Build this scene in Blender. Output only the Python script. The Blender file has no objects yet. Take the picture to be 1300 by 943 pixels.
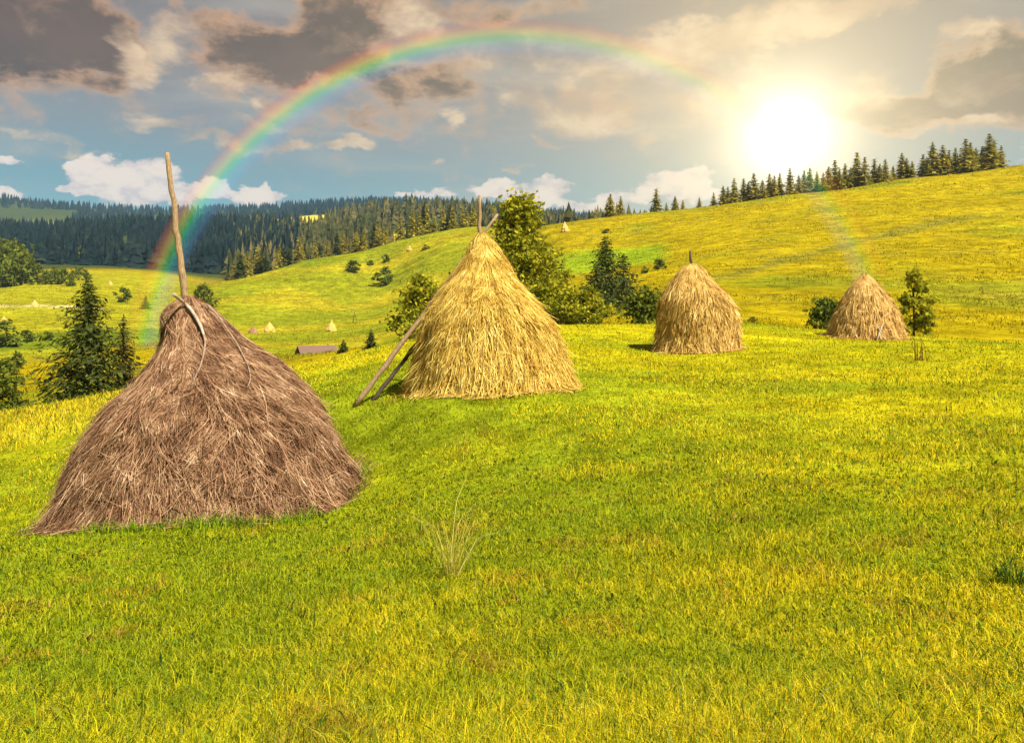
import bpy, math, random
import numpy as np

S = bpy.context.scene
C = S.collection
R = math.radians
rng = np.random.default_rng(7)
random.seed(7)

# ------------------------------------------------------------------ camera
EYE = 1.7
F = 1011.0          # focal length in photo pixels (1300 wide)
HY = 400.0          # photo row of the horizon
cd = bpy.data.cameras.new('camera')
cam = bpy.data.objects.new('camera', cd)
C.objects.link(cam)
cam.location = (0, 0, EYE)
cam.rotation_euler = (R(90), 0, 0)
cd.sensor_width = 36
cd.lens = 36 * F / 1300
cd.shift_y = -(471.5 - HY) / 1300
cd.clip_end = 30000
cd.clip_start = 0.05
S.camera = cam

# ------------------------------------------------------------------ sun, exposure
SUN_EL, SUN_X, SUN_Y = R(52), 0.72, -0.69     # towards the sun: right and behind
sd = bpy.data.lights.new('sun', 'SUN')
sun = bpy.data.objects.new('sun', sd)
C.objects.link(sun)
sd.energy = 4.4
sd.angle = R(0.6)
sd.color = (1.0, 0.94, 0.84)
az = math.atan2(SUN_X, SUN_Y)                  # clockwise from +Y
sun.rotation_euler = (R(90) - SUN_EL, 0, math.pi - az)
S.view_settings.view_transform = 'Standard'
S.view_settings.look = 'None'
S.view_settings.exposure = 1.0
S.view_settings.gamma = 1
S.view_settings.use_curve_mapping = False
S.cycles.max_bounces = 6
S.cycles.diffuse_bounces = 3
S.cycles.transparent_max_bounces = 12
S.cycles.volume_bounces = 0
S.cycles.use_denoising = True
S.cycles.denoiser = 'OPENIMAGEDENOISE'
S.cycles.denoising_input_passes = 'RGB_ALBEDO_NORMAL'
S.cycles.denoising_prefilter = 'ACCURATE'
EXPK = 2 ** 1.0


def lin(r, g, b):
    return tuple(((c / 255 / 12.92) if c / 255 <= 0.04045 else ((c / 255 + 0.055) / 1.055) ** 2.4) for c in (r, g, b))


# ------------------------------------------------------------------ node helper
class NT:
    def __init__(s, tree):
        s.t = tree
        s.n = tree.nodes
        s.l = tree.links

    def node(s, typ, **kw):
        n = s.n.new(typ)
        for k, v in kw.items():
            setattr(n, k, v)
        return n

    def put(s, sock, v):
        if hasattr(v, 'links') or hasattr(v, 'is_linked'):
            s.l.new(v, sock)
        elif v is not None:
            if isinstance(v, tuple) and len(v) == 3 and sock.type == 'RGBA':
                v = v + (1,)
            sock.default_value = v

    def math(s, op, a, b=None, c=None, clamp=False):
        n = s.node('ShaderNodeMath', operation=op, use_clamp=clamp)
        for i, v in enumerate((a, b, c)):
            if v is not None:
                s.put(n.inputs[i], v)
        return n.outputs[0]

    def vmath(s, op, a, b=None, c=None):
        n = s.node('ShaderNodeVectorMath', operation=op)
        for i, v in enumerate((a, b, c)):
            if v is not None:
                s.put(n.inputs[i], v)
        return n.outputs['Value'] if op in ('LENGTH', 'DOT_PRODUCT', 'DISTANCE') else n.outputs['Vector']

    def sstep(s, v, a, b, o0=0.0, o1=1.0):
        n = s.node('ShaderNodeMapRange', interpolation_type='SMOOTHSTEP')
        for i, x in enumerate((v, a, b, o0, o1)):
            s.put(n.inputs[i], x)
        return n.outputs[0]

    def mix(s, f, a, b, mode='MIX'):
        n = s.node('ShaderNodeMix', data_type='RGBA', blend_type=mode)
        s.put(n.inputs[0], f)
        s.put(n.inputs[6], a)
        s.put(n.inputs[7], b)
        return n.outputs[2]

    def noise(s, vec, scale, detail=4, rough=0.55, dist=0.0, col=False):
        n = s.node('ShaderNodeTexNoise')
        n.inputs['Scale'].default_value = scale
        n.inputs['Detail'].default_value = detail
        n.inputs['Roughness'].default_value = rough
        n.inputs['Distortion'].default_value = dist
        if vec is not None:
            s.l.new(vec, n.inputs['Vector'])
        return n.outputs['Color' if col else 'Fac']

    def ramp(s, f, pts, interp='LINEAR'):
        n = s.node('ShaderNodeValToRGB')
        cr = n.color_ramp
        cr.interpolation = interp
        while len(cr.elements) < len(pts):
            cr.elements.new(0.5)
        for e, (p, c) in zip(cr.elements, pts):
            e.position = p
            e.color = tuple(c) + (1,) if len(c) == 3 else c
        s.put(n.inputs[0], f)
        return n.outputs[0]


# ------------------------------------------------------------------ world: sky, clouds, low sun
def angle_of(px, py):
    u, v = (px - 650) / F, (HY - py) / F
    a = math.atan(u)
    return a, math.atan(v * math.cos(a))


def build_world():
    w = bpy.data.worlds.new('World')
    S.world = w
    w.use_nodes = True
    w.node_tree.nodes.clear()
    T = NT(w.node_tree)
    out = T.node('ShaderNodeOutputWorld')
    sky = T.node('ShaderNodeTexSky', sky_type='NISHITA')
    sky.sun_disc = False
    sky.sun_elevation = SUN_EL
    sky.sun_rotation = az
    sky.air_density = 1.0
    sky.dust_density = 1.2
    tc = T.node('ShaderNodeTexCoord')
    d = tc.outputs['Generated']
    sx = T.node('ShaderNodeSeparateXYZ')
    T.l.new(d, sx.inputs[0])
    x, y, z = sx.outputs
    a = T.math('ARCTAN2', x, y)
    e = T.math('ARCSINE', z)
    # warped angular coordinates give ragged cloud edges
    dn = T.vmath('MULTIPLY', d, (1.0, 1.0, 1.7))
    wn = T.noise(dn, 7.0, 6, 0.60, 0.3, col=True)
    wv = T.vmath('MULTIPLY', T.vmath('SUBTRACT', wn, (0.5, 0.5, 0.5)), (0.20, 0.11, 0.0))
    cxy = T.node('ShaderNodeCombineXYZ')
    T.l.new(a, cxy.inputs[0])
    T.l.new(e, cxy.inputs[1])
    p0 = cxy.outputs[0]
    p = T.vmath('ADD', p0, wv)
    wn2 = T.noise(dn, 26.0, 5, 0.6, 0.2, col=True)
    pf = T.vmath('ADD', p0, T.vmath('MULTIPLY', T.vmath('SUBTRACT', wn2, (0.5, 0.5, 0.5)), (0.055, 0.04, 0.0)))

    def blobs(pp, lst):
        tot = None
        for (bx, by, rx, ry, wt) in lst:
            ca, ce = angle_of(bx, by)
            k = math.cos(ca)
            s_ = (F / rx / k ** 1.0, F / ry, 0.0)
            q = T.vmath('MULTIPLY_ADD', pp, s_, (-ca * s_[0], -ce * s_[1], 0.0))
            v = T.sstep(T.vmath('LENGTH', q), 0.25, 1.25, wt, 0.0)
            tot = v if tot is None else T.math('ADD', tot, v)
        return tot

    fb = T.noise(dn, 13.0, 8, 0.62, 0.25)
    fb2 = T.noise(dn, 3.2, 7, 0.6, 0.2)
    # --- clear air: teal low down, grey-beige veil high up
    e_n = T.math('DIVIDE', e, 0.36)
    clear = T.ramp(e_n, [(0.0, lin(176, 202, 200)), (0.28, lin(114, 178, 190)), (0.46, lin(112, 158, 170)),
                         (0.62, lin(138, 146, 150)), (0.78, lin(140, 134, 132)), (1.0, lin(130, 118, 116))])
    nis = T.vmath('SCALE', sky.outputs[0])
    nis.node.inputs['Scale'].default_value = 0.085
    base = T.mix(0.80, nis, clear)
    dim = T.node('ShaderNodeVectorMath', operation='SCALE')      # the air darkens towards the zenith
    T.put(dim.inputs[0], base); T.put(dim.inputs['Scale'], T.sstep(e, .38, 1.1, 1.0, .40))
    base = dim.outputs[0]
    # --- streaky high veil
    dv = T.vmath('MULTIPLY', d, (1.0, 1.0, 5.0))
    veil = T.noise(dv, 4.0, 6, 0.55, 0.4)
    vm = T.sstep(veil, 0.46, 0.75, 0.0, 0.55)
    base = T.mix(vm, base, lin(186, 180, 172))
    # --- big dark broken clouds with warm edges
    dark = blobs(p, [(50, 20, 125, 75, 1.4), (110, 60, 85, 50, .85), (285, 32, 46, 22, .9), (20, 75, 50, 26, .5),
                     (350, 85, 78, 40, 1.25), (420, 55, 85, 52, 1.25), (470, 15, 80, 36, 1.0), (500, 115, 90, 36, .95), (580, 100, 50, 30, .7), (450, 160, 110, 16, .45),
                     (420, 5, 70, 22, .6), (650, 10, 110, 22, .6), (780, 22, 80, 14, .4), (1000, 10, 90, 14, .4),
                     (1170, 138, 115, 28, 1.7), (1270, 85, 70, 38, 1.5), (1080, 130, 60, 22, .8), (1280, 130, 70, 40, .9),
                     (1450, 80, 150, 80, .8), (-200, 60, 220, 110, 1.0), (-550, 140, 250, 60, .8)])
    dd = T.math('ADD', dark, T.math('MULTIPLY', T.math('SUBTRACT', fb, 0.5), 2.3))
    dm = T.sstep(dd, 0.08, 0.95)
    core = T.sstep(T.math('ADD', dd, T.math('MULTIPLY', T.math('SUBTRACT', T.noise(dn, 30.0, 6, .65), .5), 1.3)), 0.25, 1.25)
    shade = T.mix(T.sstep(fb2, 0.30, 0.72), lin(112, 84, 72), lin(56, 43, 42))
    shade = T.mix(T.sstep(T.noise(dn, 16.0, 7, .65, .3),   .50, .74, 0.0, .42), shade, lin(206, 158, 120))
    dcol = T.mix(core, lin(228, 174, 128), shade)
    sky1 = T.mix(T.math('MULTIPLY', dm, 0.93), base, dcol)
    # --- small warm puffs and bright streaks
    warm = blobs(p, [(545, 32, 48, 34, .95), (150, 60, 30, 40, .6), (310, 105, 28, 22, .6), (245, 45, 60, 25, .8), (285, 115, 40, 20, .7), (175, 100, 25, 18, .8), (325, 150, 40, 10, .6), (180, 75, 60, 22, .55),
                     (230, 150, 70, 10, .75), (280, 172, 55, 10, .85), (365, 178, 40, 12, .9), (425, 186, 28, 9, .9),
                     (570, 155, 22, 9, .8), (740, 130, 80, 42, .85), (660, 120, 50, 25, .55), (600, 75, 60, 30, .6),
                     (830, 60, 180, 32, .8), (980, 30, 180, 25, .8), (1100, 20, 90, 18, .7), (900, 100, 90, 40, .6), (780, 110, 60, 30, .5),
                     (1230, 50, 40, 18, .95), (1255, 100, 60, 25, .5), (1100, 110, 60, 30, .8), (1220, 160, 70, 9, .8), (1270, 150, 40, 12, .7),
                     (860, 140, 120, 40, .5), (700, 175, 25, 8, .8), (552, 210, 18, 5, .8), (640, 218, 26, 6, .7), (100, 190, 130, 9, .5)])
    wd = T.math('ADD', warm, T.math('MULTIPLY', T.math('SUBTRACT', fb, 0.5), 1.5))
    wm = T.sstep(wd, 0.15, 1.15)
    wcol = T.mix(T.sstep(fb, 0.38, 0.66), lin(204, 166, 136), lin(246, 216, 176))
    sky2 = T.mix(T.math('MULTIPLY', wm, 0.85), sky1, wcol)
    # --- bright cumulus near the horizon
    cum = blobs(pf, [(165, 236, 75, 30, 1.1), (112, 222, 28, 24, 1.0), (85, 246, 30, 8, .8), (190, 222, 40, 28, 1.0), (228, 245, 40, 16, .9),
                     (14, 244, 22, 9, 1.0), (4, 206, 20, 8, .9), (270, 240, 22, 14, .9), (330, 244, 34, 12, .9), (340, 238, 12, 14, .8),
                     (300, 250, 60, 10, .8), (520, 248, 22, 7, .8), (560, 248, 30, 9, .7), (630, 243, 40, 15, .95), (700, 238, 34, 22, 1.0), (672, 255, 40, 12, .9),
                     (735, 262, 40, 10, .8), (790, 252, 36, 15, .9), (845, 236, 44, 24, 1.0), (885, 228, 30, 20, .9), (900, 250, 50, 14, .7),
                     (-120, 240, 120, 30, .9), (1400, 190, 120, 30, .8)])
    cd_ = T.math('ADD', cum, T.math('MULTIPLY', T.math('SUBTRACT', T.noise(dn, 30.0, 7, 0.62), 0.5), 1.5))
    cm = T.sstep(cd_, 0.30, 0.70)
    ccol = T.mix(T.sstep(T.math('ADD', T.noise(dn, 30.0, 7, 0.62), T.math('MULTIPLY', cd_, .12)), 0.38, 0.72), lin(196, 188, 198), lin(252, 234, 220))
    sky3 = T.mix(T.math('MULTIPLY', cm, 0.92), sky2, ccol)
    # --- low sun glowing through the cloud
    sa, se = angle_of(1000, 172)
    sv = (math.sin(sa) * math.cos(se), math.cos(sa) * math.cos(se), math.sin(se))
    ang = T.math('ARCCOSINE', T.math('MINIMUM', T.vmath('DOT_PRODUCT', d, sv), 0.99999))
    g1 = T.math('EXPONENT', T.math('MULTIPLY', T.math('POWER', T.math('DIVIDE', ang, 0.038), 1.4), -1.0))
    g2 = T.math('EXPONENT', T.math('DIVIDE', ang, -0.105))
    g3 = T.math('EXPONENT', T.math('DIVIDE', ang, -0.29))
    # warm veil towards the sun
    sky4 = T.mix(T.math('MULTIPLY', g3, 0.64), sky3, lin(252, 226, 172))
    gl = T.vmath('ADD', T.vmath('SCALE', (1.0, 0.94, 0.74)), T.vmath('SCALE', (1.0, 0.80, 0.42)))
    n1 = gl.node.inputs[0].links[0].from_node
    n2 = gl.node.inputs[1].links[0].from_node
    T.put(n1.inputs['Scale'], T.math('MULTIPLY', g1, 1.9))
    T.put(n2.inputs['Scale'], T.math('MULTIPLY', g2, 0.85))
    sky5 = T.vmath('ADD', sky4, gl)
    # below the horizon: plain dim ground colour
    bel = T.sstep(e, -0.06, -0.01)
    fin = T.mix(bel, (0.16, 0.15, 0.06), sky5)
    bg = T.node('ShaderNodeBackground')
    T.l.new(fin, bg.inputs[0])
    bg.inputs[1].default_value = 1.0 / EXPK
    T.l.new(bg.outputs[0], out.inputs[0])


build_world()

# ------------------------------------------------------------------ mesh helpers


def mesh_np(name, verts, faces_list, mats=(), fmat=None, smooth=False):
    """faces_list: list of int arrays (n,3) or (n,4)."""
    me = bpy.data.meshes.new(name)
    verts = np.asarray(verts, np.float32)
    me.vertices.add(len(verts))
    me.vertices.foreach_set('co', verts.ravel())
    fl = [np.asarray(f, np.int32) for f in faces_list if len(f)]
    tot = sum(len(f) for f in fl)
    loops = np.concatenate([f.ravel() for f in fl])
    sizes = np.concatenate([np.full(len(f), f.shape[1], np.int32) for f in fl])
    starts = np.concatenate([[0], np.cumsum(sizes)[:-1]]).astype(np.int32)
    me.loops.add(len(loops))
    me.loops.foreach_set('vertex_index', loops)
    me.polygons.add(tot)
    me.polygons.foreach_set('loop_start', starts)
    if fmat is not None:
        me.polygons.foreach_set('material_index', np.asarray(fmat, np.int32))
    me.polygons.foreach_set('use_smooth', np.full(tot, smooth))
    for m in mats:
        me.materials.append(m)
    me.update(calc_edges=True)
    return me


def link(name, me, parent=None, loc=None, rz=0.0, sc=None):
    o = bpy.data.objects.new(name, me)
    C.objects.link(o)
    if parent is not None:
        o.parent = parent
    if loc is not None:
        o.location = loc
    if rz:
        o.rotation_euler = (0, 0, rz)
    if sc is not None:
        o.scale = sc if isinstance(sc, tuple) else (sc, sc, sc)
    return o


def tag(o, label=None, cat=None, group=None, kind=None):
    if label: o['label'] = label
    if cat: o['category'] = cat
    if group: o['group'] = group
    if kind: o['kind'] = kind
    return o


class Acc:
    """collects verts and faces (tri / quad) into one mesh"""
    def __init__(s):
        s.v, s.t, s.q, s.n = [], [], [], 0

    def add(s, v, t=None, q=None):
        v = np.asarray(v, float).reshape(-1, 3)
        if t is not None and len(t): s.t.append(np.asarray(t) + s.n)
        if q is not None and len(q): s.q.append(np.asarray(q) + s.n)
        s.v.append(v)
        s.n += len(v)

    def tube(s, pts, rad, n=8):
        pts = np.asarray(pts, float)
        rad = np.broadcast_to(np.asarray(rad, float), (len(pts),))
        rings = []
        for i, p in enumerate(pts):
            a = pts[min(i + 1, len(pts) - 1)] - pts[max(i - 1, 0)]
            a = a / np.linalg.norm(a)
            h = np.array([0, 1.0, 0]) if abs(a[1]) < 0.8 else np.array([1.0, 0, 0])
            u = np.cross(a, h); u /= np.linalg.norm(u)
            w = np.cross(a, u)
            th = np.linspace(0, 2 * np.pi, n, endpoint=False)
            rings.append(p + rad[i] * (np.cos(th)[:, None] * u + np.sin(th)[:, None] * w))
        V = np.concatenate(rings + [pts[:1], pts[-1:]])
        q, t = [], []
        m = len(pts)
        for i in range(m - 1):
            for k in range(n):
                q.append((i * n + k, i * n + (k + 1) % n, (i + 1) * n + (k + 1) % n, (i + 1) * n + k))
        for k in range(n):
            t.append((m * n, (k + 1) % n, k))
            t.append((m * n + 1, (m - 1) * n + k, (m - 1) * n + (k + 1) % n))
        s.add(V, t, q)

    def box(s, lo, hi):
        x0, y0, z0 = lo
        x1, y1, z1 = hi
        V = [(x0, y0, z0), (x1, y0, z0), (x1, y1, z0), (x0, y1, z0), (x0, y0, z1), (x1, y0, z1), (x1, y1, z1), (x0, y1, z1)]
        s.add(V, None, [(0, 3, 2, 1), (4, 5, 6, 7), (0, 1, 5, 4), (1, 2, 6, 5), (2, 3, 7, 6), (3, 0, 4, 7)])

    def mesh(s, name, mats=(), smooth=False):
        t = np.concatenate(s.t) if s.t else np.zeros((0, 3), int)
        q = np.concatenate(s.q) if s.q else np.zeros((0, 4), int)
        return mesh_np(name, np.concatenate(s.v), [t, q], mats, None, smooth)


def vnoise(x, y, scale, seed=0, octv=4):
    """cheap smooth 2-D value noise, about -1..1"""
    tot = np.zeros_like(np.asarray(x, float)); amp = 1.0; norm = 0
    for o in range(octv):
        X = np.asarray(x, float) / scale * 2 ** o + 37.7 * seed + 11.3 * o
        Y = np.asarray(y, float) / scale * 2 ** o + 91.1 * seed + 5.7 * o
        xi, yi = np.floor(X), np.floor(Y)
        fx, fy = X - xi, Y - yi
        fx = fx * fx * (3 - 2 * fx); fy = fy * fy * (3 - 2 * fy)

        def h(i, j):
            v = np.sin(i * 127.1 + j * 311.7 + seed * 17.3) * 43758.5453
            return (v - np.floor(v)) * 2 - 1
        a = h(xi, yi); b = h(xi + 1, yi); c = h(xi, yi + 1); d = h(xi + 1, yi + 1)
        tot += amp * ((a * (1 - fx) + b * fx) * (1 - fy) + (c * (1 - fx) + d * fx) * fy)
        norm += amp; amp *= 0.5
    return tot / norm


# ------------------------------------------------------------------ terrain
CP = [  # photo column, photo row, distance: what the ground does along each line of sight
    # foreground meadow
    (0, 985, 3.0), (650, 965, 3.0), (1300, 940, 3.0), (-250, 990, 3), (1550, 930, 3),
    (0, 800, 6), (650, 760, 6), (1300, 735, 6), (-250, 815, 6), (1550, 725, 6),
    (45, 668, 14), (450, 624, 14), (250, 668, 11.6), (250, 640, 14.6), (120, 668, 12.3), (40, 676, 13.0), (-60, 686, 13.4), (650, 592, 13), (1000, 568, 13), (1300, 552, 13), (-250, 690, 14), (1550, 545, 13),
    (515, 501, 20), (732, 491, 20), (620, 503, 18.2), (545, 503, 18.5), (690, 497, 18.6), (450, 511, 19.8),
    (883, 444, 34), (830, 445, 34), (939, 441, 34), (1097, 429, 44), (1051, 427, 44), (1146, 429, 44), (1300, 465, 26), (1000, 478, 24), (1550, 470, 26),
    (0, 527, 30), (100, 508, 33), (220, 487, 36), (-250, 560, 30), (0, 575, 22), (200, 545, 22),
    (330, 476, 39), (385, 466, 43), (425, 460, 44), (452, 451, 45), (510, 437, 46), (640, 416, 48), (720, 413, 49), (800, 412, 50), (950, 411, 51), (1050, 419, 51), (1150, 426, 50), (1300, 436, 46), (1550, 445, 44),
    # behind the crest on the left
    (0, 545, 45), (110, 522, 46), (220, 510, 52), (400, 478, 65), (-250, 560, 46), (520, 455, 62), (470, 444, 78), (437, 447, 80),
    (20, 505, 60), (60, 488, 80), (60, 468, 105), (0, 468, 112), (100, 450, 120), (60, 466, 150), (20, 455, 160), (150, 440, 150),
    (240, 445, 110), (380, 460, 130), (430, 457, 132), (330, 450, 120), (520, 440, 110), (600, 440, 100),
    # left valley floor
    (50, 425, 205), (0, 405, 235), (40, 388, 262), (150, 400, 250), (60, 362, 350), (0, 362, 360), (60, 343, 460), (140, 345, 450), (220, 375, 340), (200, 350, 430),
    (100, 338, 540), (200, 342, 560), (300, 352, 560), (0, 340, 520), (-250, 350, 450), (-250, 420, 220), (-250, 490, 110),
    # knoll in the middle
    (330, 418, 240), (420, 415, 238), (330, 390, 285), (420, 385, 300), (480, 357, 340), (290, 372, 310), (272, 363, 335), (335, 347, 360), (400, 328, 375),
    (450, 340, 352), (500, 308, 390), (560, 294, 390), (600, 288, 385), (650, 290, 370),
    (500, 400, 260), (560, 380, 270), (620, 350, 290), (540, 330, 340), (300, 362, 450), (420, 350, 470), (560, 325, 500), (640, 310, 480),
    # folds behind the middle stacks and the big hill
    (640, 428, 62), (720, 428, 66), (800, 420, 66), (760, 398, 92), (700, 395, 120), (860, 398, 80), (820, 410, 74), (930, 415, 62), (1040, 424, 60), (1150, 431, 58), (1300, 438, 54), (1550, 440, 52),
    (690, 375, 150), (760, 352, 175), (700, 330, 230), (800, 318, 230), (860, 365, 120), (900, 330, 165),
    (1000, 400, 80), (1000, 355, 125), (1000, 305, 195), (1000, 262, 280), (1000, 248, 318), (1150, 405, 76), (1150, 350, 122), (1150, 290, 200), (1150, 240, 285), (1150, 227, 318),
    (1300, 408, 76), (1300, 345, 125), (1300, 280, 200), (1300, 225, 290), (1300, 209, 325), (1550, 400, 80), (1550, 330, 130), (1550, 260, 200), (1550, 180, 330),
    (690, 294, 300), (720, 285, 310), (800, 273, 318), (870, 266, 320), (940, 257, 320), (800, 300, 262), (870, 300, 240),
    (720, 300, 420), (870, 290, 430), (1000, 278, 430), (1150, 262, 430), (1300, 250, 430), (1550, 235, 430),
    (800, 310, 700), (1000, 310, 700), (1300, 305, 700), (1550, 305, 700),
    # wooded slopes
    (50, 332, 640), (150, 335, 640), (250, 342, 650), (350, 338, 620), (450, 325, 600), (560, 312, 600),
    (0, 318, 800), (100, 308, 850), (200, 310, 850), (300, 312, 850), (400, 305, 800), (500, 292, 760), (600, 288, 760), (700, 292, 800),
    (-250, 300, 1200), (0, 296, 1200), (80, 297, 1150), (160, 291, 1150), (240, 287, 1150), (300, 289, 1150), (370, 293, 1050), (405, 292, 1050), (445, 276, 1050), (490, 268, 1050), (560, 268, 1050), (620, 272, 1050), (720, 284, 1100),
    (0, 300, 1500), (100, 298, 1500), (240, 297, 1500), (340, 286, 1500), (400, 284, 1500), (400, 274, 1850), (520, 275, 1500), (640, 280, 1500), (800, 292, 1500), (1000, 300, 1500), (1300, 305, 1500),
    (0, 275, 2200), (60, 270, 2250), (150, 284, 2200), (300, 282, 2200), (450, 272, 2100), (640, 278, 2100), (800, 290, 2100),
    (-250, 255, 2800), (0, 252, 2800), (60, 263, 2800), (130, 266, 2800), (200, 269, 2800), (280, 267, 2800), (350, 265, 2800), (420, 260, 2800), (480, 257, 2800), (560, 260, 2800), (640, 268, 2800), (740, 277, 2800), (830, 283, 2800), (1000, 292, 2800), (1300, 300, 2800), (1550, 300, 2800),
    (-250, 300, 4000), (200, 310, 4000), (640, 310, 4000), (1000, 315, 4000), (1550, 320, 4000), (200, 325, 5000), (640, 325, 5000), (1300, 330, 5000), (-250, 320, 5000),
]
cp = np.array(CP, float)
_u = (cp[:, 0] - 650) / F
_th = np.arctan(_u)
_r = cp[:, 2] * np.sqrt(1 + _u ** 2)
_s = (HY - cp[:, 1]) / F / np.sqrt(1 + _u ** 2)        # (Z - eye) / r
LK = 0.42
_P = np.stack([_th, np.log(_r) * LK], 1)


def _phi(d2):
    d2 = np.maximum(d2, 1e-12)
    return 0.5 * d2 * np.log(d2)


_n = len(cp)
_A = np.zeros((_n + 3, _n + 3))
_A[:_n, :_n] = _phi(((_P[:, None] - _P[None]) ** 2).sum(-1)) + np.eye(_n) * 2e-4
_A[:_n, _n] = 1; _A[:_n, _n + 1:] = _P
_A[_n:, :_n] = _A[:_n, _n:].T
_sol = np.linalg.solve(_A, np.concatenate([_s, np.zeros(3)]))


def slope_rbf(th, lr):
    th = np.asarray(th, float); sh = th.shape
    P = np.stack([th.ravel(), np.asarray(lr, float).ravel() * LK], 1)
    o = np.empty(len(P))
    for i in range(0, len(P), 20000):
        Q = P[i:i + 20000]
        d2 = ((Q[:, None] - _P[None]) ** 2).sum(-1)
        o[i:i + 20000] = _phi(d2) @ _sol[:_n] + _sol[_n] + Q @ _sol[_n + 1:]
    return o.reshape(sh)


NTF, NR = 620, 480
TH = np.concatenate([np.linspace(-math.pi, -0.80, 70, endpoint=False), np.linspace(-0.80, 0.80, NTF), np.linspace(0.80, math.pi, 71)[1:]])
LR0, LR1 = math.log(0.6), math.log(4600)
LR = np.linspace(LR0, LR1, NR)


def _make_grid():
    g = np.empty((NR, len(TH)))
    thc = np.clip(TH, -0.72, 0.72)
    # coarse evaluation, then refine linearly is enough for a smooth surface
    g[:] = slope_rbf(np.broadcast_to(thc, (NR, len(TH))), np.broadcast_to(np.maximum(LR, math.log(2.6))[:, None], (NR, len(TH))))
    r = np.exp(LR)[:, None]
    Z = EYE + g * r
    near = np.clip((math.log(3.4) - LR) / (math.log(3.4) - math.log(1.2)), 0, 1)[:, None]
    Z = Z * (1 - near) + near * 0.0
    # behind the camera: a gentle rolling meadow
    back = np.clip((np.abs(TH) - 0.80) / 0.9, 0, 1)[None, :]
    back = back * back * (3 - 2 * back)
    zb = 0.02 * r * np.exp(-r / 400) + 15 * (1 - np.exp(-r / 900))
    Z = Z * (1 - back) + zb * back
    X, Y = r * np.sin(TH)[None], r * np.cos(TH)[None]
    Z = Z + vnoise(X, Y, 1.3, 1, 3) * 0.035 * np.clip(r / 4, 0.2, 1) + vnoise(X, Y, 7.0, 2, 3) * 0.06 * np.clip((r - 3) / 8, 0, 1)
    Z = Z + vnoise(X, Y, 28.0, 3, 3) * 0.45 * np.clip((r - 55) / 80, 0, 1) + vnoise(X, Y, 160.0, 4, 3) * 2.5 * np.clip((r - 330) / 400, 0, 1)
    return X, Y, Z


GX, GY, GZ = _make_grid()


def H(x, y):
    x = np.asarray(x, float); y = np.asarray(y, float)
    th = np.arctan2(x, y); lr = np.log(np.maximum(np.hypot(x, y), 0.61))
    j = np.clip(np.searchsorted(TH, th) - 1, 0, len(TH) - 2)
    ft = (th - TH[j]) / (TH[j + 1] - TH[j])
    fi = np.clip((lr - LR0) / (LR1 - LR0) * (NR - 1), 0, NR - 1.001)
    i = fi.astype(int); fr = fi - i
    return (GZ[i, j] * (1 - ft) + GZ[i, j + 1] * ft) * (1 - fr) + (GZ[i + 1, j] * (1 - ft) + GZ[i + 1, j + 1] * ft) * fr


def pt(px, py, D):
    return np.array([(px - 650) / F * D, D, EYE + (HY - py) / F * D])


def gp(px, D):
    x = (px - 650) / F * D
    return np.array([x, D, float(H(x, D))])


def hit(px, py, D0, D1):
    """distance at which the ground shows at this row, searched between D0 and D1"""
    D = np.exp(np.linspace(math.log(D0), math.log(D1), 500))
    x = (px - 650) / F * D
    row = HY - (H(x, D) - EYE) / D * F
    k = int(np.argmin(np.abs(row - py) + 0.002 * np.arange(500)))
    return float(D[k])


def proj(x, y, z):
    return 650 + F * x / y, HY - F * (z - EYE) / y


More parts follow.
